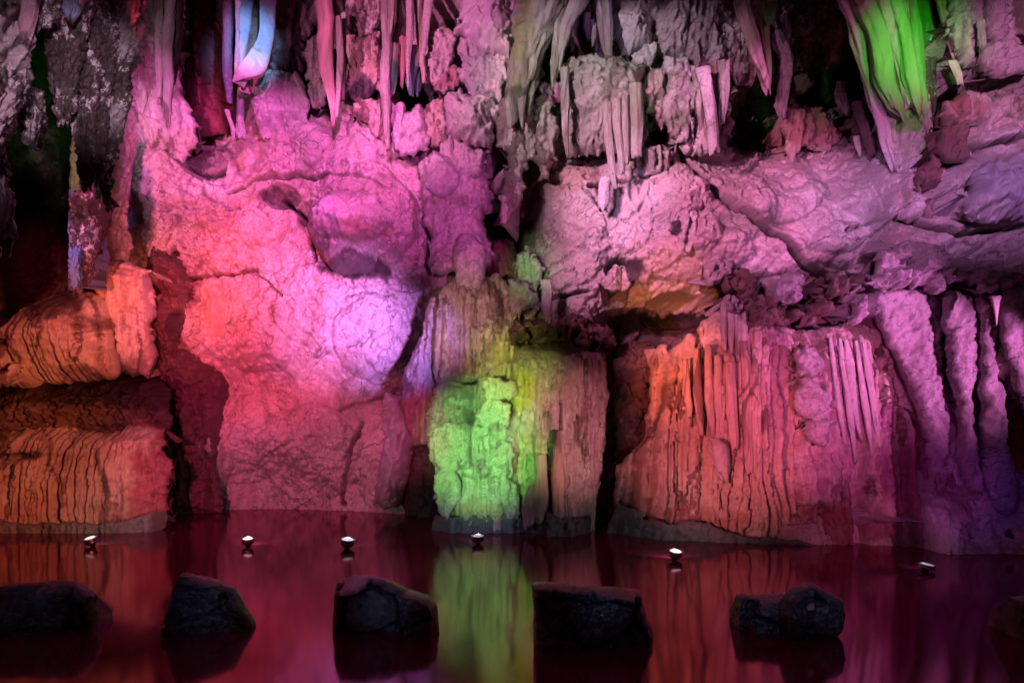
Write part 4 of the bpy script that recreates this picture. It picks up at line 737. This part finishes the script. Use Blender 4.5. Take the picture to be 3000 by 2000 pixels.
# curtain of stalactites over the pink wall
T = [
    # outline reliefs: outline, Y, material, label, kwargs
    ([(800, -120), (960, -120), (955, 30), (925, 80), (890, 120), (895, 190), (860, 215), (800, 205), (785, 190), (795, 80)], 15.9, 'drip', 'red streaked grey rock tapering to a dark boulder beside the blue blade', dict(rib=(.3, .08), plate=(.4, .08), blobs=[(840, 175, 70, 45, (.09, .05, .06), .9), (830, 40, 24, 60, RUST, .7)])),
    ([(760, 225), (800, 205), (850, 215), (890, 250), (900, 310), (880, 370), (840, 385), (800, 375), (750, 380), (742, 300)], 15.7, 'pale', 'soft mauve fluted skirt below the dark boulder', dict(rib=(.2, .16), bulge=.2, prof=[(330, 0), (385, .4)])),
    ([(895, 130), (945, 110), (950, 240), (940, 320), (905, 310), (898, 220)], 15.8, 'grey', 'stacked greenish slab behind the red stalactite', dict(plate=(.22, .06, .6))),
    ([(1012, -120), (1115, -120), (1118, 60), (1100, 90), (1060, 115), (1015, 105), (1005, 40)], 15.7, 'drip', 'dark pinkish knob rock above the folded curtain', dict(plate=(.3, .12), blobs=[(1040, 60, 45, 40, (.12, .09, .10), .7)])),
    ([(1010, 115), (1060, 108), (1118, 95), (1120, 260), (1100, 255), (1070, 290), (1035, 290), (1020, 240)], 15.3, 'flow', 'folded reddish curtain with blackened lower hem', dict(rib=(.12, .14), blobs=[(1060, 275, 60, 34, (.02, .025, .03), .9)])),
    ([(1040, 300), (1115, 290), (1130, 400), (1110, 405), (1075, 380), (1030, 350)], 15.4, 'flow', 'short salmon coloured curtain under the blackened hem', dict(rib=(.14, .09))),
    ([(1145, 320), (1180, 310), (1190, 360), (1170, 440), (1150, 400)], 15.2, 'pale', 'pale shield shaped stone under the dark alcove', dict()),
    ([(1185, 350), (1215, 310), (1240, 330), (1250, 430), (1235, 445), (1175, 445)], 15.1, 'smooth', 'pale grey rounded drip stone above the pink bosses', dict()),
    ([(1250, 310), (1300, 290), (1320, 350), (1300, 430), (1260, 440), (1245, 380)], 15.2, 'flow', 'ribbed salmon drip stone with a black foot', dict(rib=(.12, .07), blobs=[(1265, 442, 40, 14, MANG_SHADE, .9)])),
    ([(1265, 100), (1300, 85), (1330, 110), (1315, 220), (1290, 250), (1255, 235), (1250, 160)], 15.2, 'pale', 'pale finger shaped stone with folded sides', dict(rib=(.16, .06))),
    ([(1275, 225), (1300, 195), (1350, 190), (1360, 240), (1310, 270), (1275, 265)], 15.0, 'drip', 'pair of small crimson knuckles in the alcove', dict(plate=(.16, .1), blobs=[(1310, 230, 60, 50, (.42, .20, .26), .7)])),
    ([(1335, 115), (1380, 110), (1440, 140), (1490, 165), (1480, 230), (1440, 285), (1375, 285), (1350, 220), (1340, 160)], 14.9, 'smooth', 'slate grey square boulder below the lavender one', dict(blobs=[(1410, 200, 90, 90, (.26, .27, .30), .8)])),
    ([(1340, -120), (1540, -120), (1520, 40), (1500, 110), (1488, 165), (1440, 150), (1390, 115), (1340, 95), (1350, 30)], 14.7, 'smooth', 'large smooth lavender boulder at the top beside the trunk column', dict(bulge=.6, edge=.6, blobs=[(1450, 60, 100, 90, (.56, .50, .62), .6)])),
    ([(1315, 290), (1380, 280), (1450, 285), (1462, 320), (1450, 400), (1425, 442), (1370, 425), (1320, 390), (1308, 340)], 14.7, 'smooth', 'bulging lavender boulder with grey shadowed base', dict(bulge=.6, edge=.5)),
    ([(1440, 260), (1475, 220), (1480, 280), (1460, 320)], 14.6, 'pale', 'pale thin flake at the flank of the slate boulder', dict()),
    ([(1300, 420), (1340, 405), (1400, 440), (1425, 460), (1400, 520), (1340, 510), (1305, 470)], 14.9, 'pale', 'lilac rounded boss beneath the bulging boulder', dict()),
    ([(1470, 300), (1540, 290), (1620, 310), (1630, 420), (1600, 520), (1560, 480), (1530, 560), (1500, 620), (1470, 665), (1462, 600), (1475, 480), (1460, 400)], 14.6, 'drip', 'pink sheet curtain hanging from the trunk column', dict(rib=(.2, .08), plate=(.5, .06, 1.6))),
    ([(1660, 190), (1740, 175), (1830, 185), (1885, 210), (1890, 300), (1890, 440), (1860, 458), (1800, 455), (1760, 450), (1680, 460), (1660, 440), (1665, 330), (1640, 250)], 14.3, 'grey', 'wide grey hood shaped curtain with finger flutes', dict(bulge=.55, edge=.45, rib=(.2, .10, 1.0, (250, 330)), plate=(.4, .07), fn=lambda U, V, X, Z: .16 * smooth(0, 12, V - 330 - .5 * (U - 1700)) * (1 - smooth(1690, 1740, U)) , blobs=[(1870, 250, 40, 120, (.16, .19, .12), .7), (1720, 350, 60, 20, (.10, .09, .08), .6)])),
    ([(1800, -120), (1945, -120), (1960, 10), (1915, 90), (1900, 140), (1850, 165), (1810, 140), (1795, 60)], 14.6, 'smooth', 'large pale purple boulder above the grey hood curtain', dict(bulge=.6, edge=.5)),
    ([(1850, 165), (1900, 130), (1925, 150), (1918, 200), (1880, 195)], 14.3, 'pale', 'small rosy stone at the foot of the purple boulder', dict()),
    ([(1940, -120), (2140, -120), (2150, 60), (2150, 150), (2130, 210), (2080, 200), (2030, 230), (1990, 170), (1930, 170), (1915, 110)], 14.5, 'slab', 'knobbly magenta rock mass above the hanging leaf stones', dict(bulge=.6, edge=.4, plate=(.25, .16, 1.4), rib=(.2, .1))),
    ([(1945, 170), (2000, 165), (2030, 200), (2025, 235), (1975, 225), (1940, 210)], 14.2, 'pale', 'bright pink crumbly stone among the moss', dict(plate=(.16, .07))),
    ([(1955, 240), (1990, 220), (2025, 250), (2030, 330), (2010, 400), (1985, 410), (1960, 380), (1950, 310)], 13.9, 'grey', 'twisted leaf shaped grey green stone', dict(rib=(.14, .06), blobs=[(1990, 360, 40, 40, (.12, .15, .09), .7)])),
    ([(1892, 215), (1930, 195), (1950, 230), (1948, 320), (1935, 380), (1910, 350), (1895, 290)], 14.2, 'drip', 'narrow magenta draped stone beside the grey hood', dict(rib=(.12, .09))),
    ([(1880, 440), (1930, 430), (1960, 450), (1950, 500), (1900, 525), (1880, 510)], 14.0, 'grey', 'broken grey stone under the hood curtain', dict(plate=(.2, .06))),
    ([(1990, 410), (2040, 330), (2065, 330), (2075, 430), (2040, 445), (2000, 460)], 14.1, 'pale', 'smooth violet sheet behind the long white stalactite', dict()),
    ([(2145, 95), (2180, 110), (2220, 200), (2200, 240), (2150, 235), (2135, 160)], 14.6, 'drip', 'dusky pink blade root behind the slanting stalactite', dict(plate=(.3, .08), blobs=[(2180, 210, 50, 40, (.12, .05, .07), .6)])),
    ([(2290, 330), (2350, 320), (2430, 340), (2450, 400), (2420, 440), (2360, 430), (2320, 480), (2290, 420)], 14.3, 'flow', 'dark red shaggy curtain below the black hollow', dict(rib=(.13, .13), blobs=[(2370, 380, 120, 90, (.30, .12, .11), .7)])),
    ([(2310, -120), (2480, -120), (2500, 60), (2490, 160), (2430, 200), (2360, 190), (2320, 120)], 15.0, 'brown', 'dark rosy boulder leaning over the black hollow', dict(bulge=.7, edge=.6, plate=(.5, .12), blobs=[(2390, 100, 90, 80, (.30, .18, .18), .6)])),
    ([(2770, -120), (2870, -120), (2880, 60), (2850, 140), (2870, 210), (2820, 200), (2790, 120)], 12.2, 'slab', 'purple folded rock beside the green drapery', dict(rib=(.2, .1), plate=(.2, .08))),
    ([(2880, -120), (3100, -120), (3100, 120), (2990, 160), (2930, 140), (2885, 80)], 11.9, 'slab', 'nodular purple rock in the upper corner', dict(plate=(.25, .12))),
    ([(2890, 130), (2960, 120), (3010, 150), (3020, 210), (2950, 230), (2900, 200)], 11.7, 'slab', 'rounded purple cobble below the nodular corner rock', dict(plate=(.3, .08))),
    ([(2750, 330), (2800, 290), (2900, 285), (3020, 300), (3020, 350), (2900, 370), (2820, 380), (2760, 375)], 12.0, 'drip', 'flat reddish slab beside the foot of the green drapery', dict(plate=(.4, .08), blobs=[(2820, 330, 90, 40, (.34, .16, .16), .6), (2950, 350, 80, 14, (.36, .36, .22), .6)])),
    ([(2760, 395), (2800, 380), (2830, 400), (2835, 460), (2790, 470), (2765, 440)], 11.9, 'brown', 'square maroon stone under the reddish slab', dict(plate=(.25, .06), blobs=[(2800, 430, 60, 60, (.28, .14, .15), .6)])),
    ([(2730, 400), (2755, 410), (2752, 540), (2690, 550), (2680, 510), (2720, 470)], 12.2, 'brown', 'wedge of maroon rock at the toe of the green drapery', dict(blobs=[(2720, 470, 60, 90, (.30, .13, .15), .7)])),
    ([(2640, 610), (2670, 595), (2698, 605), (2698, 640), (2660, 655), (2635, 640)], 12.3, 'pale', 'smooth mauve pebble lying on the purple ledge', dict(blobs=[(2660, 650, 50, 14, (.3, .2, .24), .5)])),
    ([(2698, 598), (2725, 592), (2740, 620), (2748, 650), (2715, 658), (2698, 640)], 12.2, 'brown', 'brown pebble leaning on the mauve pebble', dict(blobs=[(2720, 625, 40, 40, (.34, .22, .24), .7)])),
    ([(2840, 510), (2900, 480), (3060, 450), (3060, 600), (2960, 640), (2870, 650), (2820, 600)], 11.5, 'smooth', 'smooth slate violet boulder above the corner ledge', dict(bulge=.5, edge=.5, blobs=[(2930, 560, 120, 80, (.30, .30, .38), .6)])),
    ([(1735, 830), (1775, 800), (1800, 770), (1830, 800), (1835, 835), (1800, 850), (1765, 845)], 13.9, 'pale', 'curled pink stone beside the small dark hole', dict()),
    ([(1510, 770), (1540, 720), (1575, 740), (1590, 800), (1570, 870), (1520, 830)], 14.9, 'pale', 'green lit flat stone at the mouth of the niche', dict(blobs=[(1545, 790, 60, 80, (.42, .60, .30), .5)])),  # green light is partly painted into this stone's tint
    ([(1490, 830), (1530, 815), (1572, 870), (1570, 905), (1520, 915), (1495, 890)], 14.5, 'smooth', 'dusky mauve boulder below the green lit stone', dict(blobs=[(1530, 870, 60, 60, (.34, .22, .27), .6)])),
    ([(1998, 620), (2020, 610), (2040, 640), (2038, 700), (2020, 735), (2000, 700)], 13.55, 'pale', 'small pale hand shaped drip on the pink band', dict(bulge=.15, edge=.12)),
]
for i, (ol, Y, mt, lab, kw) in enumerate(T):
    k = dict(bulge=.19, edge=.12, rough=.12, rib=(.15, .16), plate=(.34, .09, 1.5), jag=.10, seed=500 + i * 3, thick=.9, step=.02); k.update(kw)
    if mt == 'smooth': k.update(rib=None, plate=None, flake=.06)
    w_ = lab.split()
    nm = 'stone_curtain' if 'curtain' in lab or 'skirt' in lab else 'boulder' if 'boulder' in lab else 'rock_mass' if 'mass' in lab or 'rock' in w_ else 'hanging_stone'
    if 'pebble' in lab: nm = 'pebble'
    tag(relief(nm, ol, Y, M[mt], **k), lab, nm.replace('_', ' '), 'hanging and jutting rocks of the cave wall', 'thing')

S = [
    ([(950, 0, 26), (958, 120, 26), (964, 220, 20), (970, 310, 13), (973, 370, 3)], 15.1, 'flow', 'long crimson stalactite ending in a sharp point', [(960, 120, 50, 300, (.50, .22, .30), .7)]),
    ([(992, 50, 8), (996, 180, 11), (990, 280, 9), (986, 345, 5)], 15.0, 'grey', 'thin grey stalactite beside the crimson one', []),
    ([(1008, 40, 9), (1006, 180, 10), (1004, 290, 6)], 15.2, 'grey', 'slim dark stalactite between the grey one and the folded curtain', []),
    ([(1132, 0, 18), (1130, 140, 16), (1128, 280, 14), (1130, 380, 10), (1134, 430, 5)], 14.9, 'grey', 'longest pale grey stalactite reaching down to the pink wall', []),
    ([(1152, 0, 14), (1150, 60, 12), (1146, 98, 4)], 14.8, 'grey', 'short grey spike beside the longest stalactite', []),
    ([(1168, 0, 12), (1165, 80, 10), (1160, 120, 5)], 15.1, 'drip', 'brown thin spike above the green tipped pendant', []),
    ([(1152, 130, 16), (1150, 190, 18), (1148, 250, 14), (1150, 272, 5)], 15.0, 'grey', 'pendant with a deep green tip in the dark alcove', [(1150, 230, 40, 60, (.02, .12, .07), .9)]),
    ([(1180, 110, 12), (1182, 190, 11), (1178, 255, 4)], 15.1, 'flow', 'narrow red pendant beside the green tipped one', [(1180, 190, 40, 90, (.42, .16, .18), .7)]),
    ([(1200, 0, 12), (1202, 90, 11), (1200, 140, 8), (1196, 200, 5), (1194, 255, 2)], 14.8, 'pale', 'white needle stalactite at the middle of the alcove', []),
    ([(1216, 135, 10), (1208, 190, 16), (1200, 240, 14), (1205, 275, 6)], 15.0, 'grey', 'teal shaded pendant behind the white needle', [(1205, 240, 40, 70, (.05, .16, .18), .8)]),
    ([(1228, 0, 14), (1232, 90, 12), (1228, 130, 5)], 15.0, 'drip', 'brownish spike above the teal pendants', []),
    ([(1226, 200, 10), (1222, 240, 15), (1222, 280, 6)], 15.1, 'grey', 'small dark teal pendant in the alcove', [(1222, 250, 40, 60, (.03, .10, .13), .9)]),
    ([(1240, 90, 11), (1238, 170, 11), (1244, 240, 6)], 15.0, 'flow', 'pink striped pendant between teal and pale stones', []),
    ([(1256, 0, 14), (1250, 80, 12), (1242, 160, 5)], 14.9, 'pale', 'pale pink spike leaning toward the alcove', []),
    ([(1752, 0, 13), (1762, 90, 14), (1775, 150, 13), (1785, 195, 8)], 14.2, 'drip', 'slanting brown stalactite meeting the hood curtain', []),
    ([(1775, 0, 14), (1782, 90, 14), (1786, 170, 8)], 14.1, 'grey', 'grooved grey stalactite beside the slanting brown one', []),
    ([(1720, 40, 11), (1722, 80, 12), (1726, 115, 5)], 14.5, 'drip', 'stubby magenta drip over the mossy hole', [(1722, 70, 40, 60, (.50, .24, .38), .7)]),
    ([(1738, 60, 9), (1738, 110, 8), (1735, 135, 3)], 14.45, 'drip', 'tiny mauve drip beside the stubby magenta one', []),
    ([(1655, 0, 24), (1640, 90, 18), (1622, 190, 13), (1618, 250, 6)], 14.3, 'grey', 'smooth olive ribbon stalactite along the trunk column', []),
    ([(1778, 300, 13), (1782, 380, 12), (1790, 460, 11), (1800, 540, 8), (1806, 552, 3)], 13.75, 'grey', 'longest finger flute under the hood curtain', []),
    ([(1806, 290, 13), (1812, 380, 13), (1820, 470, 12), (1822, 505, 8)], 13.7, 'grey', 'second finger flute of the hood curtain', []),
    ([(1830, 280, 12), (1832, 370, 12), (1832, 480, 10)], 13.72, 'grey', 'third finger flute with a flat broken end', []),
    ([(1862, 250, 20), (1864, 340, 20), (1864, 420, 18), (1866, 458, 15)], 13.75, 'grey', 'thick mossy outer flute of the hood curtain', [(1865, 330, 50, 160, (.16, .19, .12), .6)]),
    ([(1655, 200, 14), (1658, 300, 13), (1656, 400, 10), (1660, 455, 5)], 13.9, 'grey', 'olive flute at the near edge of the hood curtain', []),
    ([(1775, 520, 18), (1772, 580, 18), (1768, 610, 16)], 14.0, 'pale', 'short pale pink stump under the hood curtain', []),
    ([(2062, 200, 22), (2072, 260, 20), (2085, 340, 17), (2092, 400, 17), (2093, 446, 15)], 13.6, 'pale', 'long white pink stalactite with a square cut end', []),
    ([(2120, 180, 18), (2122, 260, 18), (2118, 330, 14), (2116, 358, 11)], 13.8, 'grey', 'grey green stalactite behind the long white one', []),
    ([(2100, 180, 12), (2102, 240, 10), (2100, 300, 5)], 13.9, 'flow', 'wine red stalactite between the white and grey ones', [(2100, 230, 40, 90, (.40, .14, .24), .7)]),
    ([(2036, 210, 12), (2048, 290, 13), (2060, 380, 10), (2068, 440, 6)], 13.8, 'drip', 'pink strip stalactite along the long white one', []),
    ([(2178, 0, 24), (2196, 80, 22), (2222, 180, 18), (2242, 240, 12), (2250, 262, 6)], 13.6, 'flow', 'slanting grooved pink stalactite before the dark hollow', [(2210, 120, 60, 180, (.52, .28, .38), .6)]),
    ([(2230, 0, 14), (2240, 80, 15), (2254, 180, 10), (2258, 245, 4)], 13.9, 'grey', 'olive glinting stalactite behind the slanting pink one', [(2245, 100, 40, 160, (.22, .24, .10), .7)]),
    ([(2262, 10, 10), (2262, 50, 12), (2262, 70, 5)], 13.7, 'crust', 'tiny wet green knob stalactite at the top', [(2262, 40, 30, 50, (.10, .24, .08), .9)]),
    ([(2305, 0, 22), (2310, 60, 20), (2316, 105, 8)], 13.8, 'crust', 'stubby crystal crusted stalactite above the knobbly column', []),
    ([(2285, 60, 16), (2290, 130, 22), (2310, 175, 18), (2300, 240, 16), (2285, 310, 14), (2288, 340, 6)], 14.0, 'slab', 'knobbly pink column with broken joints by the hollow', []),
    ([(2340, 0, 14), (2350, 50, 10), (2356, 82, 5)], 14.0, 'crust', 'small dark stalactite with a white drop at its tip', []),
    ([(2462, 240, 10), (2462, 275, 14), (2470, 310, 13), (2488, 338, 8)], 14.2, 'crust', 'bright crystalline icicle shining in the black hollow', [(2468, 285, 40, 70, (.72, .68, .72), .9)]),
    ([(2520, 300, 26), (2535, 360, 24), (2548, 420, 18), (2556, 455, 8)], 13.2, 'dark', 'dark maroon stalactite hanging beside the green drapery', []),
    ([(2760, 0, 20), (2782, 90, 17), (2798, 160, 12), (2806, 196, 6)], 12.4, 'flow', 'crimson ribbon stalactite next to the green drapery', [(2775, 90, 50, 140, (.34, .14, .20), .7)]),
    ([(2790, 180, 14), (2808, 220, 14), (2815, 245, 10)], 12.2, 'drip', 'wet lilac drip with a glassy bead at its end', []),
    ([(2870, 60, 10), (2880, 140, 9), (2890, 210, 5)], 11.8, 'slab', 'thin purple drip beside the folded rock', []),
    ([(1600, 820, 16), (1606, 860, 18), (1604, 910, 16), (1610, 945, 8)], 14.3, 'pale', 'pale bony drip standing on the rosy lip', []),
    ([(2508, 400, 10), (2515, 430, 9), (2520, 455, 3)], 13.4, 'drip', 'small violet drip near the dark maroon stalactite', []),
]
for i, (p, Y, mt, lab, bl) in enumerate(S):
    stal(p, Y, mt, lab, 700 + i * 2, blobs=bl, flute=(6, .16), rough=.12, knob=.12 if mt in ('crust', 'slab') else 0)

# trunk like column
d = thing('trunk_column', at(1500, 300, 14.2), 'mossy trunk like stone column arching down beside the lavender boulder', 'rock column', None)
spike('trunk', [(1640, -170, 75), (1600, -40, 72), (1575, 40, 66), (1545, 130, 52), (1525, 210, 44), (1515, 290, 40), (1520, 340, 30)], 14.3, M['grey'], flute=(9, .08), rough=.12, knob=.05, seed=900, parent=d, seg=64, blobs=[(1530, 120, 45, 200, (.20, .22, .10), .7), (1600, 60, 40, 140, (.42, .38, .40), .6), (1520, 285, 60, 20, MOSS_SHADE, .8)])
spike('branch', [(1700, -170, 40), (1690, 0, 34), (1660, 80, 22), (1640, 150, 12), (1632, 200, 5)], 14.0, M['grey'], flute=(5, .15), seed=901, parent=d, blobs=[(1680, 40, 50, 100, (.40, .34, .38), .6)])

# green drapery
d = thing('green_drapery', at(2680, 490, 12.3), 'slanting bright green lit stone drapery with pink outer fold', 'stone drapery', None)
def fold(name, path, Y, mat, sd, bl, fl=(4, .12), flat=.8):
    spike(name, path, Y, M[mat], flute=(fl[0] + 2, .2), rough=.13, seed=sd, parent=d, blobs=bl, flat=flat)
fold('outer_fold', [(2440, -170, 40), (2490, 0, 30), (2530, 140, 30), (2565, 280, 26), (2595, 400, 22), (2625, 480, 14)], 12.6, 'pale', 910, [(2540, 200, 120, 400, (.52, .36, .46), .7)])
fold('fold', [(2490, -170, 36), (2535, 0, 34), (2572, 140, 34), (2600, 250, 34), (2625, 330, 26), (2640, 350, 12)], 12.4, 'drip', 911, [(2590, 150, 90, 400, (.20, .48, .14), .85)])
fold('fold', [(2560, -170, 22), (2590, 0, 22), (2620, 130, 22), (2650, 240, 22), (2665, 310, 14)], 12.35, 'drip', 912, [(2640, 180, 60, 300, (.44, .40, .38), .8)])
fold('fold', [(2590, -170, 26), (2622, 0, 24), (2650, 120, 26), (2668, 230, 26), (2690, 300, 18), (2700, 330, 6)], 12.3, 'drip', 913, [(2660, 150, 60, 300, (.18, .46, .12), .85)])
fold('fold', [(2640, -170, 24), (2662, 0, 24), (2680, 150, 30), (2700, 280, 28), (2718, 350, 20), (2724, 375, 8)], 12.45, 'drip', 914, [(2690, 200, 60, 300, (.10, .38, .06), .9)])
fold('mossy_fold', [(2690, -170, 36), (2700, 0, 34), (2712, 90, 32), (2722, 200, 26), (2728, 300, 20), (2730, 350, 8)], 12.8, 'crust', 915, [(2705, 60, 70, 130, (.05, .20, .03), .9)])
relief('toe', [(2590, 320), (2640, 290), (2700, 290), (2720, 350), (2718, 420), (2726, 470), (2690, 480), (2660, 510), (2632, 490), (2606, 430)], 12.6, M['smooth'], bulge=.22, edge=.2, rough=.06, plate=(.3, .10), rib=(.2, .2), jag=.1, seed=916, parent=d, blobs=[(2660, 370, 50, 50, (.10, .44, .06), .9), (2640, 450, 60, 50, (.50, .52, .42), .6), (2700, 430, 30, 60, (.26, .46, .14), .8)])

# ------------------------------------------------------------------ stepping stones
ST = [
    ([(-90, 1712), (0, 1712), (60, 1706), (150, 1702), (215, 1703), (250, 1725), (272, 1745), (275, 1800), (274, 1850), (270, 1930), (-90, 1930)], 7.26, 'long low black stepping stone cut by the picture edge', .8),
    ([(535, 1676), (548, 1671), (575, 1682), (640, 1702), (680, 1722), (705, 1770), (732, 1820), (738, 1840), (720, 1930), (500, 1930), (483, 1835), (495, 1775), (515, 1710)], 7.3, 'peaked black stepping stone with glinting tip', .6),
    ([(985, 1705), (1030, 1688), (1080, 1686), (1125, 1695), (1190, 1722), (1255, 1738), (1278, 1770), (1286, 1845), (1280, 1930), (970, 1930), (966, 1850), (970, 1760), (978, 1725)], 7.25, 'blocky black stepping stone with rounded shoulders beside the green reflection', .6),
    ([(1556, 1700), (1575, 1696), (1640, 1705), (1740, 1718), (1830, 1726), (1878, 1732), (1885, 1765), (1900, 1810), (1920, 1850), (1920, 1895), (1915, 1990), (1570, 1990), (1564, 1880), (1562, 1780)], 6.8, 'largest slab like stepping stone with a slanting flat top', .7),
    ([(2158, 1742), (2175, 1734), (2220, 1738), (2255, 1730), (2300, 1732), (2330, 1760), (2330, 1860), (2300, 1930), (2170, 1930), (2162, 1840), (2154, 1780)], 7.35, 'flat dark half of the paired stepping stones', .5),
    ([(2290, 1745), (2310, 1722), (2345, 1708), (2375, 1708), (2410, 1728), (2450, 1745), (2478, 1760), (2485, 1800), (2480, 1845), (2450, 1880), (2400, 1930), (2320, 1920), (2300, 1860), (2285, 1800)], 7.0, 'rounded bluish black boulder of the paired stepping stones', .5),
    ([(2960, 1748), (3000, 1740), (3060, 1735), (3140, 1760), (3150, 1930), (2985, 1930), (2975, 1850)], 7.0, 'bluish stepping stone only just inside the picture edge', .6)]
for i, (ol, Y, lab, th) in enumerate(ST):
    tag(relief('stepping_stone', ol, Y, M['stone'], bulge=.16, edge=.06, rough=.04, plate=(.30, .15, 1.0, 1.2), flake=.012, lf=.3, jag=.014, seed=950 + i * 5, thick=th * .8, step=.0085, back=True, round_=False,
               fn=lambda U, V, X, Z, a=(.10, .22, -.18, .22, -.18, .22, -.18)[i]: a * (X - X.mean()) - .12 * (Z - Z.max()), blobs=[(2370, 1770, 18, 12, (.45, .20, .22), .9)] if i == 5 else [(1600, 1830, 40, 60, (.12, .10, .08), .6)] if i == 3 else []), lab, 'stepping stone', 'black stepping stones crossing the pool', 'thing')

# ------------------------------------------------------------------ little lamps standing in the pool
def metal(name, col, rough):
    m = bpy.data.materials.new(name); m.use_nodes = True; b = m.node_tree.nodes['Principled BSDF']
    b.inputs['Base Color'].default_value = (*col, 1); b.inputs['Metallic'].default_value = 1; b.inputs['Roughness'].default_value = rough
    n = m.node_tree.nodes.new('ShaderNodeTexNoise'); n.inputs['Scale'].default_value = 30
    bp = m.node_tree.nodes.new('ShaderNodeBump'); bp.inputs['Strength'].default_value = .15; bp.inputs['Distance'].default_value = .01
    m.node_tree.links.new(n.outputs[0], bp.inputs['Height']); m.node_tree.links.new(bp.outputs[0], b.inputs['Normal'])
    return m
STEEL = metal('lamp_steel', (.55, .56, .60), .22); BLACKM = metal('lamp_dark_metal', (.06, .06, .07), .35)
def lens_mat(col, k):
    m = bpy.data.materials.new('lamp_lens'); m.use_nodes = True; b = m.node_tree.nodes['Principled BSDF']
    b.inputs['Base Color'].default_value = (.8, .8, .8, 1); b.inputs['Roughness'].default_value = .15
    b.inputs['Emission Color'].default_value = (*col, 1); b.inputs['Emission Strength'].default_value = k
    return m
def lathe(name, prof, mat, parent, seg=28, tilt=(0, 0), off=(0, 0, 0)):
    prof = np.array(prof, float); th = np.linspace(0, 2 * math.pi, seg, endpoint=False); n = len(prof)
    V = np.stack([np.outer(prof[:, 0], np.cos(th)), np.outer(prof[:, 0], np.sin(th)), np.repeat(prof[:, 1:2], seg, 1)], 2).reshape(-1, 3)
    tx, ty = tilt
    R = np.array([[math.cos(ty), 0, math.sin(ty)], [0, 1, 0], [-math.sin(ty), 0, math.cos(ty)]]) @ np.array([[1, 0, 0], [0, math.cos(tx), -math.sin(tx)], [0, math.sin(tx), math.cos(tx)]])
    V = V @ R.T + np.array(off) + np.array(parent['base_at'])
    i = np.arange(n - 1)[:, None]; j = np.arange(seg)[None, :]
    a = i * seg + j; b = i * seg + (j + 1) % seg
    return mesh_object(name, V, [np.stack([a, b, b + seg, a + seg], 2).reshape(-1, 4)], mat, parent)
PL = [(272, 1600, 40, (.8, .95, 1), 'tilted chrome pool lamp near the orange drum', (.25, -.2), 1.2), (727, 1600, 36, (1, .85, .85), 'bright round chrome pool lamp before the pink wall', (.2, 0), 2.2),
      (1017, 1606, 42, (.75, .85, 1), 'pale blue pool lamp with ribbed stem before the dark cleft', (.2, .1), 1.1), (1400, 1592, 36, (.7, .6, 1), 'small violet sheened pool lamp under the green flowstone', (.2, 0), .7),
      (1976, 1640, 42, (1, .9, .92), 'white capped pool lamp in front of the orange curtain', (.25, .1), 1.8), (2712, 1672, 50, (.75, .8, .95), 'flattened grey pool lamp in the darkest corner of water', (.1, .15), .4)]
for i, (u, v, wpx, c, lab, tl, k) in enumerate(PL):
    Y = H * F / (v - HZ); r = wpx * .5 * Y / F
    d = thing('pool_lamp', (at(u, v, Y)[0], Y, 0.0), lab, 'lamp', 'small lamps standing in the pool')
    flatn = .6 if i == 5 else 1.0
    lathe('stem', [(r * .35, -.3), (r * .35, r * .2), (r * .5, r * .3), (r * .5, r * .45)], BLACKM, d)
    lathe('body', [(0, r * .3), (r * .55, r * .32), (r * .95, r * .6 * flatn), (r, r * .9 * flatn), (r * .92, r * 1.1 * flatn), (r * .97, r * 1.18 * flatn), (r * .97, r * 1.3 * flatn), (r * .82, r * 1.36 * flatn), (r * .8, r * 1.28 * flatn)], STEEL, d, tilt=tl)
    lathe('lens', [(r * .8, r * 1.30 * flatn), (r * .7, r * 1.40 * flatn), (r * .45, r * 1.48 * flatn), (r * .15, r * 1.52 * flatn), (0.001, r * 1.53 * flatn)], lens_mat(c, k * .5), d, tilt=tl)
    lathe('rim', [(r * .84, r * 1.33 * flatn), (r * 1.03, r * 1.33 * flatn), (r * 1.04, r * 1.40 * flatn), (r * .86, r * 1.42 * flatn), (r * .84, r * 1.33 * flatn)], STEEL, d, tilt=tl)
    L = bpy.data.lights.new('pool_lamp_light', 'SPOT'); L.energy = 11 * k; L.color = c; L.spot_size = math.radians(100); L.spot_blend = 1; L.shadow_soft_size = .04
    lo = bpy.data.objects.new('pool_lamp_light', L); COL.objects.link(lo); lo.parent = d; lo.location = (0, r * .5, r * 1.9 * flatn); lo.rotation_euler = (math.radians(80), 0, 0)
    for s_ in range(3):
        a = 2 * math.pi * s_ / 3 + .5
        lathe('bolt', [(0.001, 0), (r * .13, 0), (r * .13, r * .16), (0.001, r * .18)], BLACKM, d, seg=8, off=(r * 1.0 * math.cos(a), r * 1.0 * math.sin(a), r * .92 * flatn))
